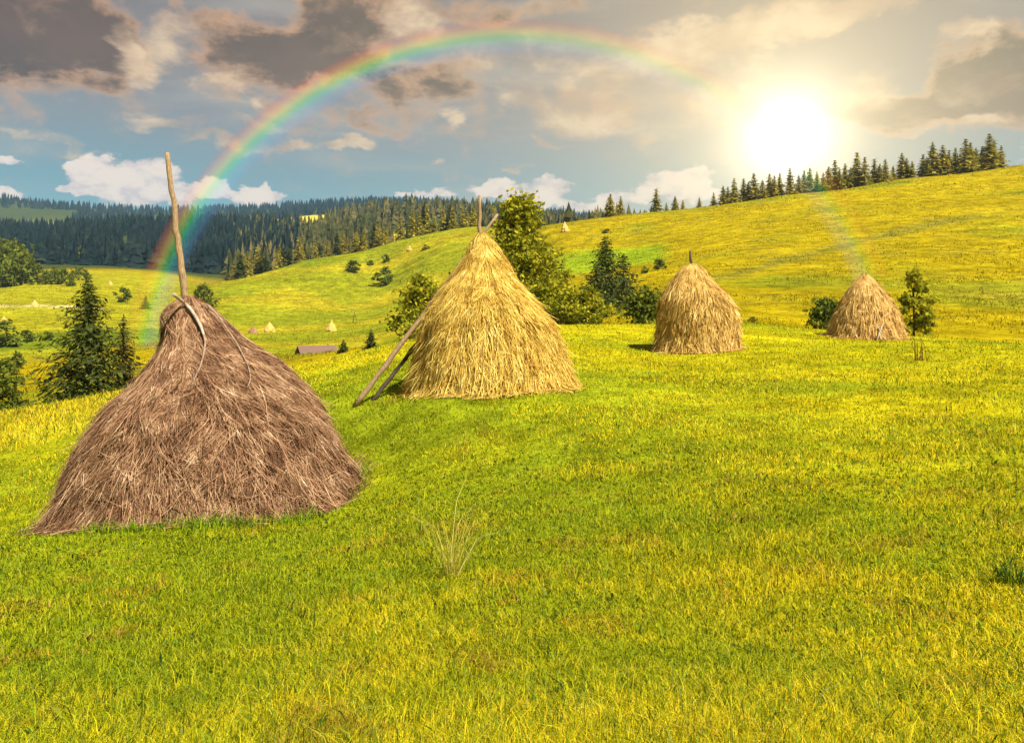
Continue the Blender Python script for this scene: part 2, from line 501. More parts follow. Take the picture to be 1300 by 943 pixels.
# --- colour zones of the ground (what grows where)
def ground_tint():
    fr = GY > 0.5
    Yc = np.where(fr, GY, 0.5)
    px = np.where(fr, 650 + F * GX / Yc, -2000)
    r = np.hypot(GX, GY)
    n1 = vnoise(GX, GY, 3.5, 11, 4); n2 = vnoise(GX, GY, 26, 12, 4); n3 = vnoise(GX * 0.35, GY, 12, 13, 4); n4 = vnoise(GX, GY * 0.2, 60, 14, 4)
    def c(*k): return np.array(k, float)
    def mixa(a, b, f): return a * (1 - f[..., None]) + b * f[..., None]
    def ss(v, a, b):
        t = np.clip((v - a) / (b - a), 0, 1); return t * t * (3 - 2 * t)
    green, yel, gold, olive, straw, brown = c(.20, .24, .008), c(.38, .34, .006), c(.47, .35, .006), c(.15, .14, .02), c(.55, .40, .06), c(.22, .12, .03)
    base = np.broadcast_to(yel, GX.shape + (3,)).copy()
    base = mixa(base, green, ss(n1 * 0.5 + n3 * 0.9, -0.15, 0.45))
    # far slopes: golden with patchy strips
    hill = ss(r, 52, 75)
    hc = np.broadcast_to(gold, base.shape)
    hc = mixa(hc, c(.30, .30, .012), ss(n2 + 0.6 * n4, 0.0, 0.6))
    hc = mixa(hc, c(.42, .24, .03), ss(n4 + 0.4 * n2, 0.22, 0.55) * 0.6)
    hc = mixa(hc, c(.26, .22, .03), ss(vnoise(GX, GY, 5, 15, 4), 0.25, 0.6) * 0.45)
    base = mixa(base, hc * np.array([.68, .70, .7]), hill)
    # the middle knoll is greener
    kn = hill * ss(px, 230, 300) * (1 - ss(px, 640, 720)) * (1 - ss(r, 420, 480)) * ss(r, 100, 140)
    kc = mixa(np.broadcast_to(c(.27, .30, .012), base.shape), c(.42, .36, .015), ss(np.sin(GY / 9.0 + n2 * 3), -0.2, 0.9))
    kc = mixa(kc, c(.12, .20, .01), ss(n4 + n2 * .5, 0.1, 0.5) * .7)
    base = mixa(base, kc * .76, kn * .85)
    # green strip on the slope behind the conifers
    gs = ss(px, 690, 720) * (1 - ss(px, 830, 860)) * ss(r, 185, 200) * (1 - ss(r, 228, 245))
    base = mixa(base, c(.20, .30, .01), gs * .8)
    # gully line running up the big hill
    gl_d = np.abs(r - (95 + (px - 780) * 0.33 + n2 * 9)) / (7.0 + 5 * n2)
    gl = np.exp(-gl_d ** 2) * ss(px, 770, 830) * (1 - ss(px, 1200, 1330))
    base = mixa(base, c(.17, .16, .02), gl * .8)
    # left valley meadows
    lv = hill * (1 - ss(px, 215, 260)) * ss(r, 170, 200) * (1 - ss(r, 480, 520))
    lc = mixa(np.broadcast_to(c(.34, .32, .012), base.shape), c(.12, .20, .01), ss(r, 195, 215) * (1 - ss(r, 236, 250)) * .8)
    base = mixa(base, lc * .82, lv * .9)
    pth = np.exp(-((r * np.cos(np.arctan2(GX, np.maximum(GY, .01))) - 262 - n2 * 2) / 2.2) ** 2) * (1 - ss(px, 100, 150))
    base = mixa(base, c(.62, .48, .22), pth * fr)
    # tall tawny grass along the left edge of the meadow
    ed = ss(r, 25, 30) * (1 - ss(r, 50, 60)) * (1 - ss(px, 180, 420))
    base = mixa(base, c(.40, .34, .02), ed * (0.55 + .45 * ss(n1, -.3, .4)))
    # forest floor
    ff = ss(r, 520, 600)
    base = mixa(base, c(.055, .07, .016), ff)
    cl1 = ss(r, 1350, 1450) * (1 - ss(r, 1950, 2050)) * ss(px, 320, 345) * (1 - ss(px, 415, 435))
    cl2 = np.exp(-((r - 2230) / 150) ** 2) * (1 - ss(px, 60, 120))
    cl3 = ss(r, 1180, 1250) * (1 - ss(r, 1480, 1560)) * (1 - ss(px, 40, 80)) * .6
    base = mixa(base, c(.55, .45, .03), np.clip(cl1 * 1.2, 0, 1) * fr)
    base = mixa(base, c(.24, .24, .05), np.clip(cl2, 0, 1) * fr)
    base = mixa(base, c(.10, .075, .03), cl3 * fr)
    cl4 = ss(r, 560, 590) * (1 - ss(r, 720, 760)) * ss(px, 485, 500) * (1 - ss(px, 555, 570))
    base = mixa(base, c(.45, .36, .03), cl4 * fr)
    return base


def ground_material():
    m = bpy.data.materials.new('meadow_ground')
    m.use_nodes = True
    m.node_tree.nodes.clear()
    T = NT(m.node_tree)
    out = T.node('ShaderNodeOutputMaterial')
    b = T.node('ShaderNodeBsdfPrincipled')
    at = T.node('ShaderNodeAttribute', attribute_name='tint')
    g = T.node('ShaderNodeNewGeometry')
    P = g.outputs['Position']
    a = T.noise(P, 9.0, 6, .7)
    c2 = T.noise(T.vmath('MULTIPLY', P, (1, 1, .3)), 1.1, 7, .7)
    c3 = T.noise(P, .28, 6, .65)
    c4 = T.noise(T.vmath('MULTIPLY', P, (.6, 1.0, .5)), .07, 8, .72, .3)
    sp = T.noise(P, .55, 4, .75)
    k = T.math('MULTIPLY', T.sstep(a, .25, .75, .55, 1.45), T.math('MULTIPLY', T.sstep(c2, .25, .75, .55, 1.45), T.math('MULTIPLY', T.sstep(c3, .3, .7, .66, 1.30), T.math('MULTIPLY', T.sstep(c4, .32, .68, .78, 1.18), T.sstep(sp, .62, .70, 1.0, .5)))))
    col = T.vmath('SCALE', at.outputs['Color'])
    T.put(col.node.inputs['Scale'], k)
    T.l.new(col, b.inputs['Base Color'])
    b.inputs['Roughness'].default_value = 0.95
    b.inputs['Specular IOR Level'].default_value = 0.0
    bp = T.node('ShaderNodeBump')
    bp.inputs['Strength'].default_value = 0.55
    bp.inputs['Distance'].default_value = 0.25
    T.l.new(T.math('ADD', T.math('MULTIPLY', a, .25), c2), bp.inputs['Height'])
    T.l.new(bp.outputs[0], b.inputs['Normal'])
    T.l.new(b.outputs[0], out.inputs[0])
    return m


TINT = ground_tint()


def tint_at(x, y):
    th = np.arctan2(x, y); lr = np.log(np.maximum(np.hypot(x, y), 0.61))
    j = np.clip(np.searchsorted(TH, th) - 1, 0, len(TH) - 2)
    i = np.clip(((lr - LR0) / (LR1 - LR0) * (NR - 1)).astype(int), 0, NR - 2)
    return TINT[i, j]


def build_ground():
    nt = len(TH) - 1                      # last column equals the first
    X, Y, Z, K = GX[:, :nt], GY[:, :nt], GZ[:, :nt], TINT[:, :nt]
    V = np.stack([X, Y, Z], -1).reshape(-1, 3)
    ii, jj = np.meshgrid(np.arange(NR - 1), np.arange(nt), indexing='ij')
    j2 = (jj + 1) % nt
    q = np.stack([ii * nt + jj, (ii + 1) * nt + jj, (ii + 1) * nt + j2, ii * nt + j2], -1).reshape(-1, 4)
    q = q[:, ::-1]
    V = np.concatenate([V, [[0, 0, float(Z[0].mean())]]])
    jn = np.arange(nt)
    t = np.stack([np.full(nt, NR * nt), (jn + 1) % nt, jn], -1)
    me = mesh_np('ground', V, [t, q], [ground_material()], None, True)
    ca = me.color_attributes.new('tint', 'FLOAT_COLOR', 'POINT')
    cols = np.ones((len(V), 4), np.float32)
    cols[:-1, :3] = K.reshape(-1, 3)
    cols[-1, :3] = K[0, 0]
    ca.data.foreach_set('color', cols.ravel())
    o = link('ground', me)
    tag(o, kind='structure')


build_ground()

# ------------------------------------------------------------------ materials


def leafy(name, ramp, trans=0.35, pos_scale=None, rough=0.8, tint_attr=None, spec=0.1):
    """blades, needles, leaves, straws: colour varies from piece to piece"""
    m = bpy.data.materials.new(name)
    m.use_nodes = True
    m.node_tree.nodes.clear()
    T = NT(m.node_tree)
    out = T.node('ShaderNodeOutputMaterial')
    g = T.node('ShaderNodeNewGeometry')
    f = g.outputs['Random Per Island']
    if pos_scale:
        n = T.noise(g.outputs['Position'], pos_scale, 3, .6)
        f = T.math('ADD', T.math('MULTIPLY', f, .6), T.math('MULTIPLY', T.sstep(n, .3, .7), .4))
    col = T.ramp(f, ramp)
    if tint_attr:
        at = T.node('ShaderNodeAttribute', attribute_name=tint_attr)
        col = T.mix(1.0, col, at.outputs['Color'], 'MULTIPLY')
    d = T.node('ShaderNodeBsdfPrincipled')
    d.inputs['Roughness'].default_value = rough
    d.inputs['Specular IOR Level'].default_value = spec
    T.l.new(col, d.inputs['Base Color'])
    if trans > 0:
        tr = T.node('ShaderNodeBsdfTranslucent')
        T.l.new(col, tr.inputs[0])
        mx = T.node('ShaderNodeMixShader')
        mx.inputs[0].default_value = trans
        T.l.new(d.outputs[0], mx.inputs[1])
        T.l.new(tr.outputs[0], mx.inputs[2])
        T.l.new(mx.outputs[0], out.inputs[0])
    else:
        T.l.new(d.outputs[0], out.inputs[0])
    return m


def solid(name, c0, c1, scale=3.0, rough=0.85, stretch=(1, 1, 1), bump=0.4):
    m = bpy.data.materials.new(name)
    m.use_nodes = True
    T = NT(m.node_tree)
    b = m.node_tree.nodes['Principled BSDF']
    tc = T.node('ShaderNodeTexCoord')
    v = T.vmath('MULTIPLY', tc.outputs['Object'], stretch)
    n = T.noise(v, scale, 6, .65)
    T.l.new(T.ramp(n, [(.3, c0), (.7, c1)]), b.inputs['Base Color'])
    b.inputs['Roughness'].default_value = rough
    b.inputs['Specular IOR Level'].default_value = .15
    bp = T.node('ShaderNodeBump')
    bp.inputs['Strength'].default_value = bump
    bp.inputs['Distance'].default_value = .02
    T.l.new(n, bp.inputs['Height'])
    T.l.new(bp.outputs[0], b.inputs['Normal'])
    return m


M_WOOD = solid('weathered_wood', (.15, .085, .04), (.56, .38, .20), 12, bump=.8, stretch=(6, 6, .7))
M_WOODDARK = solid('dark_and_shaded_wood', (.05, .035, .025), (.13, .09, .06), 9, stretch=(6, 6, .7))
M_BIRCH = solid('bleached_branch', (.26, .18, .11), (.62, .52, .40), 9, stretch=(1, 1, 1))
M_TWIG = solid('grey_branch', (.20, .13, .08), (.42, .30, .20), 14)
M_BARK = solid('bark', (.035, .025, .018), (.12, .085, .06), 6, stretch=(3, 3, .8))
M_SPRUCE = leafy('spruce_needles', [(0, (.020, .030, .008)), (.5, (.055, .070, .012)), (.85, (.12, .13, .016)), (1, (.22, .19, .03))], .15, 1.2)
M_LARCH = leafy('sparse_brown_needles', [(0, (.035, .030, .008)), (.5, (.10, .075, .018)), (1, (.20, .14, .03))], .2, 1.2)
M_LEAF = leafy('broad_leaves', [(0, (.07, .09, .008)), (.5, (.28, .28, .012)), (.85, (.54, .46, .02)), (1, (.68, .57, .05))], .35, .9)
M_DARKLEAF = leafy('dark_leaves', [(0, (.045, .065, .008)), (.6, (.15, .18, .016)), (1, (.36, .33, .03))], .3, .9)
M_FAR = leafy('far_conifers', [(0, (.005, .012, .013)), (.6, (.012, .024, .022)), (1, (.035, .048, .026))], .1, .02)  # kept very dark: cloud shade on the wood is put into the colour
M_SUNNY = leafy('needles_painted_sunlit', [(0, (.12, .11, .012)), (.5, (.34, .29, .025)), (1, (.62, .48, .06))], .3, .2)  # spruce needles lightened, the golden sun glow painted into their colour
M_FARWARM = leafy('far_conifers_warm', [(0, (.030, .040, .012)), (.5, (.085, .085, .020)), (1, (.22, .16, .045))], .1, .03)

# ------------------------------------------------------------------ haystacks


def hay_material(name, ramp, body=None):
    return leafy(name, ramp, .10, 3.2, rough=.8, spec=.12)


HAY_BROWN = hay_material('old_brown_hay', [(0, (.045, .020, .011)), (.28, (.19, .092, .043)), (.60, (.37, .205, .105)), (.86, (.58, .37, .205)), (1, (.86, .68, .46))])
HAY_GOLD = hay_material('fresh_golden_hay', [(0, (.18, .07, .008)), (.20, (.44, .25, .035)), (.55, (.72, .49, .085)), (.85, (.88, .68, .18)), (1, (.95, .82, .38))])
HAY_TAN = hay_material('tan_hay', [(0, (.16, .065, .012)), (.25, (.44, .25, .055)), (.58, (.70, .45, .11)), (.88, (.86, .63, .22)), (1, (.92, .76, .38))])
HAY_ROSE = hay_material('reddish_hay', [(0, (.16, .068, .02)), (.25, (.46, .26, .07)), (.58, (.76, .48, .14)), (.88, (.90, .66, .25)), (1, (.92, .76, .44))])


class Hay:
    """a stack as a radius that varies with height and with the direction round the axis"""
    def __init__(s, px, D, left, right, seed, rough=.05, inset=.06, wide=0.0):
        s.cx, s.cy = (px - 650) / F * D, D
        k = D / F
        zl = [EYE + (HY - y) * k for _, y in left]; rl = [(px - x) * k for x, _ in left]
        zr = [EYE + (HY - y) * k for _, y in right]; rr = [(x - px) * k for x, _ in right]
        s.ztop = max(zl[-1], zr[-1])
        rl = [v * (1 - wide * v / max(rl)) for v in rl]          # seen off-axis a round foot looks wider
        ins = lambda v: max(v - inset * min(1.0, max(.15, v / 1.7)), .03)
        rl = [ins(v) for v in rl]; rr = [ins(v) for v in rr]
        s.zl, s.rl, s.zr, s.rr = map(np.array, (zl, rl, zr, rr))
        s.seed, s.rough = seed, rough
        th = np.linspace(0, 2 * np.pi, 40)
        rb = max(rl[0], rr[0])
        s.zbot = float(H(s.cx + rb * np.cos(th), s.cy + rb * np.sin(th)).min()) - .15

    def rad(s, ph, z, noise=True):
        a = np.interp(z, s.zl, s.rl); b = np.interp(z, s.zr, s.rr)
        f = (1 + np.cos(ph)) / 2
        f = f * f * (3 - 2 * f)
        r = a * (1 - f) + b * f
        # below the lowest traced row carry on the flare gently
        lo = np.minimum(s.zl[0] * (1 - f) + s.zr[0] * f - z, 1.0)
        r = r + np.maximum(lo, 0) * .22
        if noise:
            q = ph * 2.2
            r = r * (1 + s.rough * vnoise(np.cos(ph) * 3 + z * .2, np.sin(ph) * 3 + z * 1.3, 1.0, s.seed, 4)) \
                + .05 * vnoise(np.cos(ph) * 14, np.sin(ph) * 14 + z * 1.5, 1.0, s.seed + 1, 3) * np.clip(r, 0, 1)
        return np.maximum(r, .01)

    def at(s, ph, z, lift=0.0):
        r = s.rad(ph, z) + lift
        return np.stack([s.cx + r * np.cos(ph), s.cy + r * np.sin(ph), z + 0 * r], -1)

    def body(s):
        nz, nph = 90, 160
        t = np.linspace(0, 1, nz)
        z = s.zbot + (s.ztop - s.zbot) * (1 - (1 - t) ** 1.15)
        ph = np.linspace(0, 2 * np.pi, nph, endpoint=False)
        PH, Z = np.meshgrid(ph, z)
        V = s.at(PH, Z, -.03).reshape(-1, 3)
        ii, jj = np.meshgrid(np.arange(nz - 1), np.arange(nph), indexing='ij')
        q = np.stack([ii * nph + jj, ii * nph + (jj + 1) % nph, (ii + 1) * nph + (jj + 1) % nph, (ii + 1) * nph + jj], -1).reshape(-1, 4)
        n = len(V)
        V = np.concatenate([V, [[s.cx, s.cy, s.ztop]]])
        k = np.arange(nph)
        tt = np.stack([np.full(nph, n), (nz - 1) * nph + k, (nz - 1) * nph + (k + 1) % nph], -1)
        return V, tt, q

    def straws(s, n, L, w, swirl, lift, seed, stray=.05, comb=None):
        g = np.random.default_rng(seed)
        # area-weighted heights
        zz = np.linspace(s.zbot + .05, s.ztop - .02, 200)
        rm = (s.rad(np.zeros(200), zz, False) + s.rad(np.full(200, np.pi), zz, False)) / 2
        sl = np.sqrt(1 + np.gradient(rm, zz) ** 2)
        cdf = np.cumsum(rm * sl + .15); cdf /= cdf[-1]
        z0 = np.interp(g.random(n), cdf, zz)
        ph0 = g.random(n) * 2 * np.pi
        ln = L * (0.45 + 0.9 * g.random(n))
        # straws hang together in locks whose lower ends stand off the stack
        nl = n // 26
        gi = g.integers(0, nl, n)
        loose = g.random(n) < .30
        cz, cph, gl_, gh = z0[:nl], ph0[:nl], g.random(nl) ** 1.6, g.normal(0, 1, nl)
        spread = .13 * L / .6
        z0 = np.where(loose, z0, cz[gi] + g.normal(0, spread, n))
        z0 = np.clip(z0, s.zbot + .03, s.ztop)
        ph0 = np.where(loose, ph0, cph[gi] + g.normal(0, spread, n) / np.maximum(s.rad(ph0 * 0, cz[gi], False), .35))
        # heading: down the slope, combed in locks, some lying crosswise
        lock = vnoise(np.cos(ph0) * 4 + z0 * .3, np.sin(ph0) * 4 + z0 * .8, .8, seed + 3, 3)
        head = lock * swirl + np.where(loose, 0, gh[gi]) * swirl * .55 + g.normal(0, swirl * .40, n)
        cross = g.random(n) < .10
        head = np.where(cross, g.normal(0, 1.2, n), head)
        up = g.random(n) < .5
        K = 4
        pts = []
        r_ = s.rad(ph0, z0, False)
        slope = (s.rad(ph0, z0 + .05, False) - s.rad(ph0, z0 - .05, False)) / .1
        inv = 1 / np.sqrt(1 + slope ** 2)
        lift = lift * np.clip(r_ / 1.6, .3, 1.0)
        lf0 = lift * .5 * g.random(n) ** 2; lf1 = lift * (.15 + 1.1 * gl_[gi]) * (.5 + .7 * g.random(n))
        wild = g.random(n) < stray
        lf1 = np.where(wild, lf1 + lift * 1.6 * g.random(n), lf1)
        curl = g.normal(0, .35, n)
        low = np.clip(1 - (z0 - H(s.cx + r_ * np.cos(ph0), s.cy + r_ * np.sin(ph0))) / .35, 0, 1)
        lf1 = lf1 + low * .28 * g.random(n) ** 2.5
        for i in range(K):
            u = (i / (K - 1) - .5) * ln
            hd = head + curl * (i / (K - 1) - .5)
            z = z0 - u * np.cos(hd) * inv
            z = np.minimum(z, s.ztop + .03)
            ph = ph0 + u * np.sin(hd) / np.maximum(s.rad(ph0, z, False), .25)
            lf = lf0 * (1 - i / (K - 1)) + lf1 * (i / (K - 1))
            pts.append(s.at(ph, z, lf))
        P = np.stack(pts, 1)                        # n,K,3
        gz = H(P[:, :, 0], P[:, :, 1])
        P[:, :, 2] = np.maximum(P[:, :, 2], gz - .05)
        d = P[:, 1:] - P[:, :-1]
        d = np.concatenate([d, d[:, -1:]], 1)
        # width direction: sideways along the surface
        nrm = np.stack([np.cos(ph0), np.sin(ph0), .45 + 0 * ph0], -1)[:, None] + g.normal(0, .5, (n, 1, 3))
        sd_ = np.cross(d, nrm); sd_ /= np.linalg.norm(sd_, axis=-1, keepdims=True) + 1e-9
        ww = (w * (.5 + .9 * g.random(n)))[:, None, None] * np.array([.8, 1, .9, .35])[None, :, None] * .5
        V = np.stack([P - sd_ * ww, P + sd_ * ww], 2).reshape(-1, 3)
        b = (np.arange(n) * K * 2)[:, None]
        q = np.concatenate([np.stack([b + 2 * i, b + 2 * i + 1, b + 2 * i + 3, b + 2 * i + 2], -1).reshape(-1, 4) for i in range(K - 1)])
        return V, q

    def surface_from(s, px, py, out=.02):
        """point on the near side of the stack seen at a photo position"""
        for D in np.linspace(s.cy - 4, s.cy + 1, 1200):
            p = pt(px, py, D)
            r = math.hypot(p[0] - s.cx, p[1] - s.cy)
            if r < float(s.rad(np.array(math.atan2(p[1] - s.cy, p[0] - s.cx)), np.array(p[2]))) + out:
                return p
        return pt(px, py, s.cy)


def make_stack(hay, mat, n, L, w, swirl, lift, seed, label, extra=None):
    base = (hay.cx, hay.cy, float(H(hay.cx, hay.cy)))
    root = link('haystack', None, None, base)
    tag(root, label, 'haystack', 'haystacks on the meadow')
    A = Acc()
    V, t, q = hay.body()
    A.add(V - base, t, q)
    V, q = hay.straws(n, L, w, swirl, lift, seed)
    A.add(V - base, None, q)
    # wisps fallen on the grass round the foot
    g = np.random.default_rng(seed + 50)
    m = n // 75
    ph = g.random(m) * 2 * np.pi
    zf = H(hay.cx + 2 * np.cos(ph), hay.cy + 2 * np.sin(ph))
    rr = hay.rad(ph, zf) + .02 + np.abs(g.normal(0, .15, m))
    xx, yy = hay.cx + rr * np.cos(ph), hay.cy + rr * np.sin(ph)
    an = g.random(m) * 6.28
    ln = .35 * (.5 + g.random(m))
    e0 = np.stack([xx - np.cos(an) * ln / 2, yy - np.sin(an) * ln / 2], -1); e1 = np.stack([xx + np.cos(an) * ln / 2, yy + np.sin(an) * ln / 2], -1)
    P0 = np.concatenate([e0, (H(e0[:, 0], e0[:, 1]) + .03 + .05 * g.random(m))[:, None]], 1)
    P1 = np.concatenate([e1, (H(e1[:, 0], e1[:, 1]) + .03 + .07 * g.random(m))[:, None]], 1)
    wv = np.stack([-np.sin(an), np.cos(an), .4 + 0 * an], -1) * w * .5
    V = np.stack([P0 - wv, P0 + wv, P1 + wv, P1 - wv], 1).reshape(-1, 3)
    A.add(V - base, None, np.arange(m * 4).reshape(-1, 4))
    link('hay', A.mesh('hay', [mat]), root)
    return root, np.array(base)


stack1 = Hay(240, 14, [(54, 664), (78, 608), (102, 560), (134, 515), (172, 484), (197, 455), (207, 436), (207, 418), (206, 400), (216, 387), (232, 378)],
             [(452, 624), (436, 585), (426, 560), (410, 525), (388, 492), (352, 458), (312, 434), (292, 412), (276, 397), (262, 385), (247, 378)], 3, rough=.075, inset=.17, wide=.10)
stack2 = Hay(613, 20, [(514, 502), (519, 475), (526, 446), (535, 408), (542, 390), (556, 370), (578, 342), (590, 324), (600, 304), (606, 298)],
             [(733, 491), (725, 466), (715, 440), (702, 408), (682, 381), (656, 353), (645, 330), (634, 314), (624, 303), (618, 298)], 5, .035, .17)
stack3 = Hay(880, 34, [(828, 444), (833, 420), (834, 400), (836, 380), (849, 360), (860, 345), (866, 339), (874, 336)],
             [(940, 441), (939, 420), (937, 398), (926, 376), (914, 364), (904, 354), (897, 343), (886, 336)], 8, .03, .15)
stack4 = Hay(1098, 44, [(1050, 427), (1057, 405), (1069, 380), (1080, 363), (1088, 354), (1095, 348)],
             [(1147, 429), (1140, 401), (1130, 380), (1118, 364), (1109, 355), (1101, 348)], 9, .03, .14)

root1, b1 = make_stack(stack1, HAY_BROWN, 88000, .72, .0105, .70, .16, 21, 'large weathered brown haystack in the left foreground with a tall leaning pole')
root2, b2 = make_stack(stack2, HAY_GOLD, 64000, .60, .014, .42, .18, 22, 'tall golden haystack with two poles leaning on its left side')
root3, b3 = make_stack(stack3, HAY_TAN, 22000, .58, .024, .32, .15, 23, 'rounded tan haystack with a short pole stub on top and steep sides')
root4, b4 = make_stack(stack4, HAY_ROSE, 16000, .58, .028, .32, .14, 24, 'small conical pinkish gold haystack farthest right beside a bushy sapling')


def part_tube(name, root, base, pts, rad, mat, n=10):
    A = Acc()
    pts = np.asarray(pts, float)
    # add slight natural bends
    A.tube(pts - base, rad, n)
    return link(name, A.mesh(name, [mat], True), root)


def knotty(r0, r1, n, seed):
    g = np.random.default_rng(seed)
    return np.linspace(r0, r1, n) * (1 + g.normal(0, .07, n))


def wob(p0, p1, n, amp, seed):
    g = np.random.default_rng(seed)
    t = np.linspace(0, 1, n)[:, None]
    P = p0 * (1 - t) + p1 * t
    P[1:-1] += g.normal(0, amp, (n - 2, 3))
    return P


part_tube('pole', root1, b1, wob(pt(238, 400, 14), pt(212, 194, 14), 18, .008, 1), knotty(.066, .040, 18, 1), M_WOOD)
part_tube('pole', root2, b2, wob(pt(610, 312, 20), pt(609, 248, 20), 6, .012, 2), np.linspace(.06, .035, 6), M_WOOD)
part_tube('pole', root3, b3, wob(pt(878, 345, 34), pt(876, 319, 34), 4, .01, 3), np.linspace(.06, .045, 4), M_WOODDARK)


def top_tube(name, pts, rad, mat, label, cat, group=None):
    pts = np.asarray(pts, float)
    base = pts[int(np.argmin(pts[:, 2]))]
    A = Acc()
    A.tube(pts - base, rad, 10)
    o = link(name, A.mesh(name, [mat], True), None, base)
    return tag(o, label, cat, group)


top_tube('leaning_pole', wob(gp(450, 19.3), pt(632, 272, 20.15), 20, .008, 5), knotty(.072, .034, 20, 2), M_WOOD,
         'long pale pole leaning along the golden haystack with its tip above the top', 'pole')
top_tube('leaning_pole', wob(gp(473, 19.7), pt(545, 417, 20.2), 14, .008, 6), knotty(.06, .045, 14, 3), M_WOODDARK,  # dark wood stands in for the shade on this lower pole
         'shorter pole, its shade painted dark, propped under the long pale pole at the golden haystack', 'pole')


def spline(P, n):
    P = np.asarray(P, float)
    d = np.concatenate([[0], np.cumsum(np.linalg.norm(np.diff(P, axis=0), axis=1))])
    t = np.linspace(0, d[-1], n)
    return np.stack([np.interp(t, d, P[:, k]) for k in range(3)], 1)


sp = [pt(221, 374, 13.2)] + [stack1.surface_from(x, y, .13) for x, y in ((233, 384), (241, 391), (249, 403), (255, 414), (259, 426), (261, 434), (258, 452), (254, 466), (248, 478), (243, 490))]
top_tube('branch', spline(sp, 26), np.concatenate([np.linspace(.030, .027, 12), np.linspace(.021, .009, 14)]), M_BIRCH,
         'crooked bleached branch draped over the top of the brown haystack', 'branch')
_b = bpy.data.objects['branch'].data
_b.materials.append(M_TWIG)
for f_ in _b.polygons:
    f_.material_index = 1 if f_.center.z < (pt(0, 424, 12.6)[2] - bpy.data.objects['branch'].location.z) else 0
sp = [stack1.surface_from(x, y, .15) for x, y in ((262, 386), (276, 400), (290, 420), (302, 438), (309, 452), (315, 464), (318, 476), (317, 486), (313, 493))]
top_tube('branch', spline(sp, 24), np.linspace(.016, .010, 24), M_TWIG,
         'thin grey hooked branch lying on the right shoulder of the brown haystack', 'branch')
for (x0, y0, x1, y1, lab) in ((1113, 431, 1121, 410, 'white stick leaning left to right against the pinkish haystack front'),
                              (1124, 426, 1114, 414, 'short white stick crossing another at the foot of the pinkish haystack')):
    a = pt(x0, y0, 41.6); a[2] = float(H(a[0], a[1]))
    bpt = stack4.surface_from(x1, y1, .05)
    top_tube('stick', wob(a, bpt, 4, .01, 9), .035, M_BIRCH, lab, 'stick')

# ------------------------------------------------------------------ trees


def quads_at(c, u, v):
    """ragged little faces centred at c with half-axes u, v"""
    V = np.stack([c - u, c + v * .8, c + u, c - v * .8], 1)
    return V.reshape(-1, 3), np.arange(len(c) * 4).reshape(-1, 4)


def conifer(h, Rb, seed, nlev=30, nbr=8, nsp=9, size=.16, bare=.06, power=.9, ragged=.25, lump=.2):
    """returns trunk Acc and crown Acc, base at origin"""
    g = np.random.default_rng(seed)
    tr, cr = Acc(), Acc()
    tr.tube([(0, 0, -.3), (0, 0, h * .5), (0, 0, h * .97)], [h * .018, h * .011, h * .002], 6)
    C_, U, Vv = [], [], []
    for i in range(nlev):
        t = (i + g.random() * .6) / nlev
        z = h * (bare + (1 - bare) * t)
        L0 = Rb * (1 - t) ** power + .02 * h * (1 - t) + .01 * h
        for k in range(nbr):
            an = 2 * np.pi * (k + g.random()) / nbr + i * .7
            L = L0 * (1 - ragged * g.random() * 1.6 + ragged * .5 * g.random())
            if g.random() < .10: L *= .5
            L *= 1 + lump * float(vnoise(np.array(math.cos(an) * 1.5 + 7 * t), np.array(math.sin(an) * 1.5 + seed), 1.0, seed, 2))
            dirh = np.array([math.cos(an), math.sin(an), 0])
            droop = g.uniform(.05, .40)
            ns = max(2, int(nsp * (L / Rb) ** .7 + 1))
            f = (np.arange(ns) + g.random(ns)) / ns
            f = .15 + .9 * f
            c = np.array([0, 0, z]) + dirh * (L * f)[:, None] + np.array([0, 0, 1]) * (-(droop * L) * f ** 1.4 + .13 * L * f ** 3)[:, None]
            side = np.cross(dirh, [0, 0, 1])
            off = g.normal(0, .12, (ns, 1)) * side * L + g.normal(0, .04, (ns, 3)) * L
            c = c + off
            sz = size * (.6 + .7 * g.random((ns, 1))) * (.55 + .6 * (1 - t))
            u = (dirh * .8 + side * g.normal(0, .6, (ns, 1)) + np.array([0, 0, -.25 - .3 * g.random()]) + g.normal(0, .38, (ns, 3))) * sz
            v = (side * .55 + g.normal(0, .35, (ns, 3))) * sz * .7
            C_.append(c); U.append(u); Vv.append(v)
    # tip
    zt = h * np.linspace(.93, 1.0, 6)[:, None]
    c = np.array([[0, 0, 1.0]]) * zt
    C_.append(c); U.append(np.tile([[0, 0, size * .5]], (6, 1))); Vv.append(g.normal(0, size * .18, (6, 3)))
    V, q = quads_at(np.concatenate(C_), np.concatenate(U), np.concatenate(Vv))
    cr.add(V, None, q)
    return tr, cr


